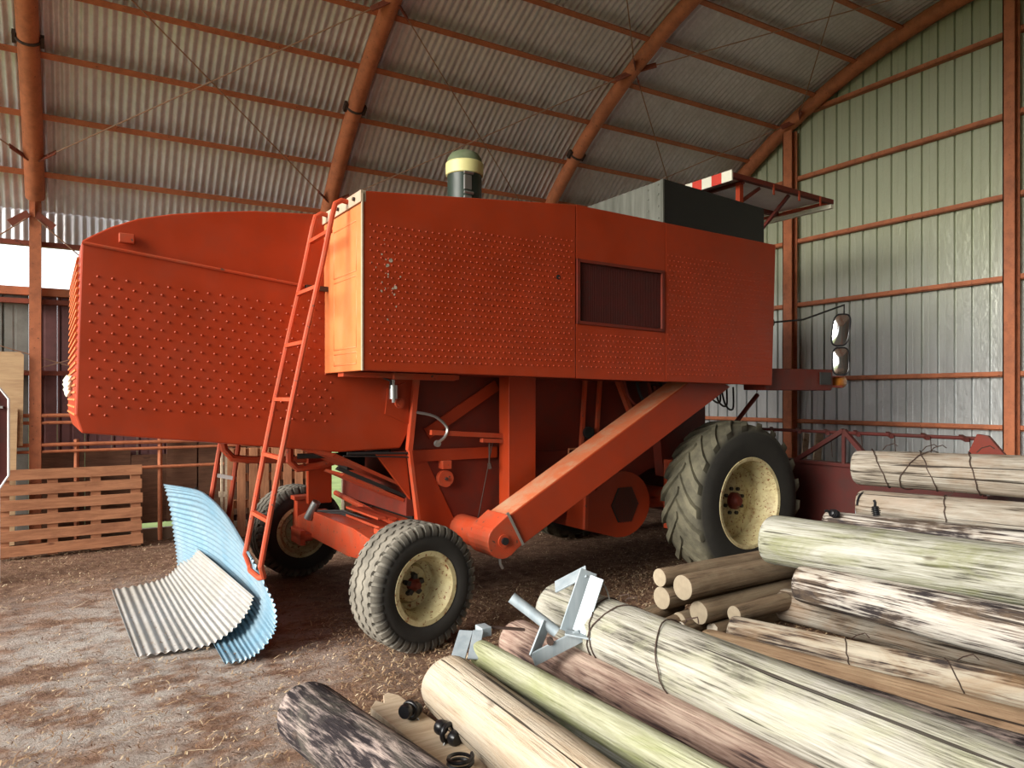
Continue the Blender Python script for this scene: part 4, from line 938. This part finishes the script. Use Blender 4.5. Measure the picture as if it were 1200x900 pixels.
# ------------------------------------------------------------------ pallets and leaning boards
def pallet(name, loc, rot, label, slats, W, Ht, vertical=False, group=None):
    e = empty(name, loc); e.rotation_euler = rot; tag(e, label, 'pallet', group)
    n = slats; sw = Ht/n*.70
    b = MB(); b.box(0, W, -.010, .010, -sw/2, sw/2); src = b.build('slat', M['pallet'], e, bevel=.002)
    rr = random.Random(len(label))
    for i in range(n):
        z = Ht*(i+.5)/n
        o = src if i == 0 else inst(src, e)
        o.location = (rr.uniform(-.01,.01), 0, z); o.rotation_euler = (0, rr.uniform(-.008,.008), 0)
    for x in (.05, W*.36, W*.66, W-.06):
        b = MB(); b.box(x-.045, x+.045, .012, .10, .01, Ht*.965); b.build('stringer', M['pallet'], e)
    src = None
    for i in range(0, n, 2):
        z = Ht*(i+.5)/n
        if src is None: b = MB(); b.box(0, W, .102, .118, -sw/2, sw/2); src = b.build('slat', M['darkply'], e); o = src
        else: o = inst(src, e)
        o.location = (0, 0, z)
    return e
pallet('pallet', (-.68, 8.60, .0), (D(-5), 0, D(3)), 'wooden pallet standing on edge with level slats against the back wall', 6, 1.27, .90)
pallet('pallet', (2.55, 8.60, .0), (D(-4), D(-90), 0), 'wooden pallet standing with upright slats behind the rear wheels', 9, 1.02, 1.15)
e = empty('crate_frame', (1.42, 8.52, 0)); tag(e, 'pale timber frame standing beside the upright-slat pallet', 'frame')
for x in (-.06, -.015):
    b = MB(); b.box(x-.010, x+.010, -.02, .02, 0, 1.02); b.build('upright', M['palewood'], e)
for z in (.52, 1.0): b = MB(); b.box(-.09, .0, -.018, .018, z-.03, z+.03); b.build('cross_piece', M['palewood'], e)
e = empty('plywood_sheet', (-.62, 8.86, 0)); tag(e, 'pale plywood sheet leaning on the back wall beside the red post', 'board')
b = MB(); b.prism([(-.55, 1.10), (.13, 1.10), (.14, 2.03), (.11, 2.055), (-.55, 2.06)], .0, .018); b.build('upper_sheet', M['ply'], e); b = MB(); b.prism([(-.5, 0), (.06, 0), (.09, 1.48), (-.5, 1.48)], -.03, -.012); b.build('lower_sheet', M['ply'], e)
e = empty('machine_guard', (-.62, 7.60, 0)); e.rotation_euler = (0, 0, 0); tag(e, 'dark red machine guard with white edging standing beside the pallet', 'guard')
b = MB(); pg = [(-.6, 0), (.03, 0), (.03, .80), (.10, .92), (.10, 1.58), (.02, 1.70), (-.6, 1.85)]
b.prism(pg, 0, .03); b.build('guard_plate', M['maroon'], e)
b = MB(); b.tube([(x, -.004, z) for x, z in pg[1:]], .011, 6); b.build('white_edge', M['whitep'], e)
b = MB(); b.box(-.10, .0, -.015, .0, .95, 1.6); b.build('inner_panel', M['wallred'], e)
b = MB(); b.box(.02, .06, -.03, .0, 1.50, 1.52); b.build('catch', M['steel'], e)
# dark tarpaulin heap by the back wall
b = MB(); nx = 22
for j in range(nx+1):
    for i in range(nx+1):
        x = -.42+.84*i/nx; y = -.26+.52*j/nx; rr2 = (x/.42)**2+(y/.26)**2
        z = max(0, 1-rr2)**.5*.52*(1+.35*noise.noise(Vector((x*6, y*6, 1))))
        b.v.append((x, y, z))
for j in range(nx):
    for i in range(nx): a = j*(nx+1)+i; b.f.append((a, a+1, a+nx+2, a+nx+1)); b.m.append(0)
o = b.build('tarpaulin', M['black'], None, smooth='all'); o.location = (1.13, 8.5, 0); o.scale = (.55, 1, 1.1); tag(o, 'crumpled black tarpaulin heaped against the back wall', 'tarpaulin')
for k, (y, w, zt, lb) in enumerate(((6.39, .055, 1.10, 'narrow pale board leaning on the gable wall next to the post'), (6.19, .075, 1.11, 'wider pale board leaning on the gable wall'))):
    b = MB(); b.bar((8.40, y+.03, 0), (8.55, y, zt), w*2, .02, (0, 1, 0)); tag(b.build('leaning_board', M['palewood'], None), lb, 'board')

b = MB(); b.bar((1.36, 3.02, .03), (1.44, 2.30, .055), .10, .03, (.3, 0, 1)); tag(b.build('scrap_plank', M['darkply'], None, bevel=.003), 'dark brown scrap plank tucked along the foot of the tan log', 'board')
b = MB(); b.prism([(-.07, -.4), (.05, -.42), (.06, .05), (.03, .0), (.01, .07), (-.02, .01), (-.05, .04)], .0, .02, axis='z'); o = b.build('wood_splinter', M['palewood'], None); o.location = (.76, 2.98, .0); tag(o, 'pale splintered slab lying beside the dark bark-flecked log', 'board')
b = MB(); b.tube(cat([(1.33+.05*math.cos(a), 2.62+.05*math.sin(a), .10+.02*a/6) for a in [i*.5 for i in range(26)]], 80), .008, 6); tag(b.build('hose_coil', M['blackplastic'], None, smooth=True), 'small black plastic hose coil on the scrap plank', 'hose')
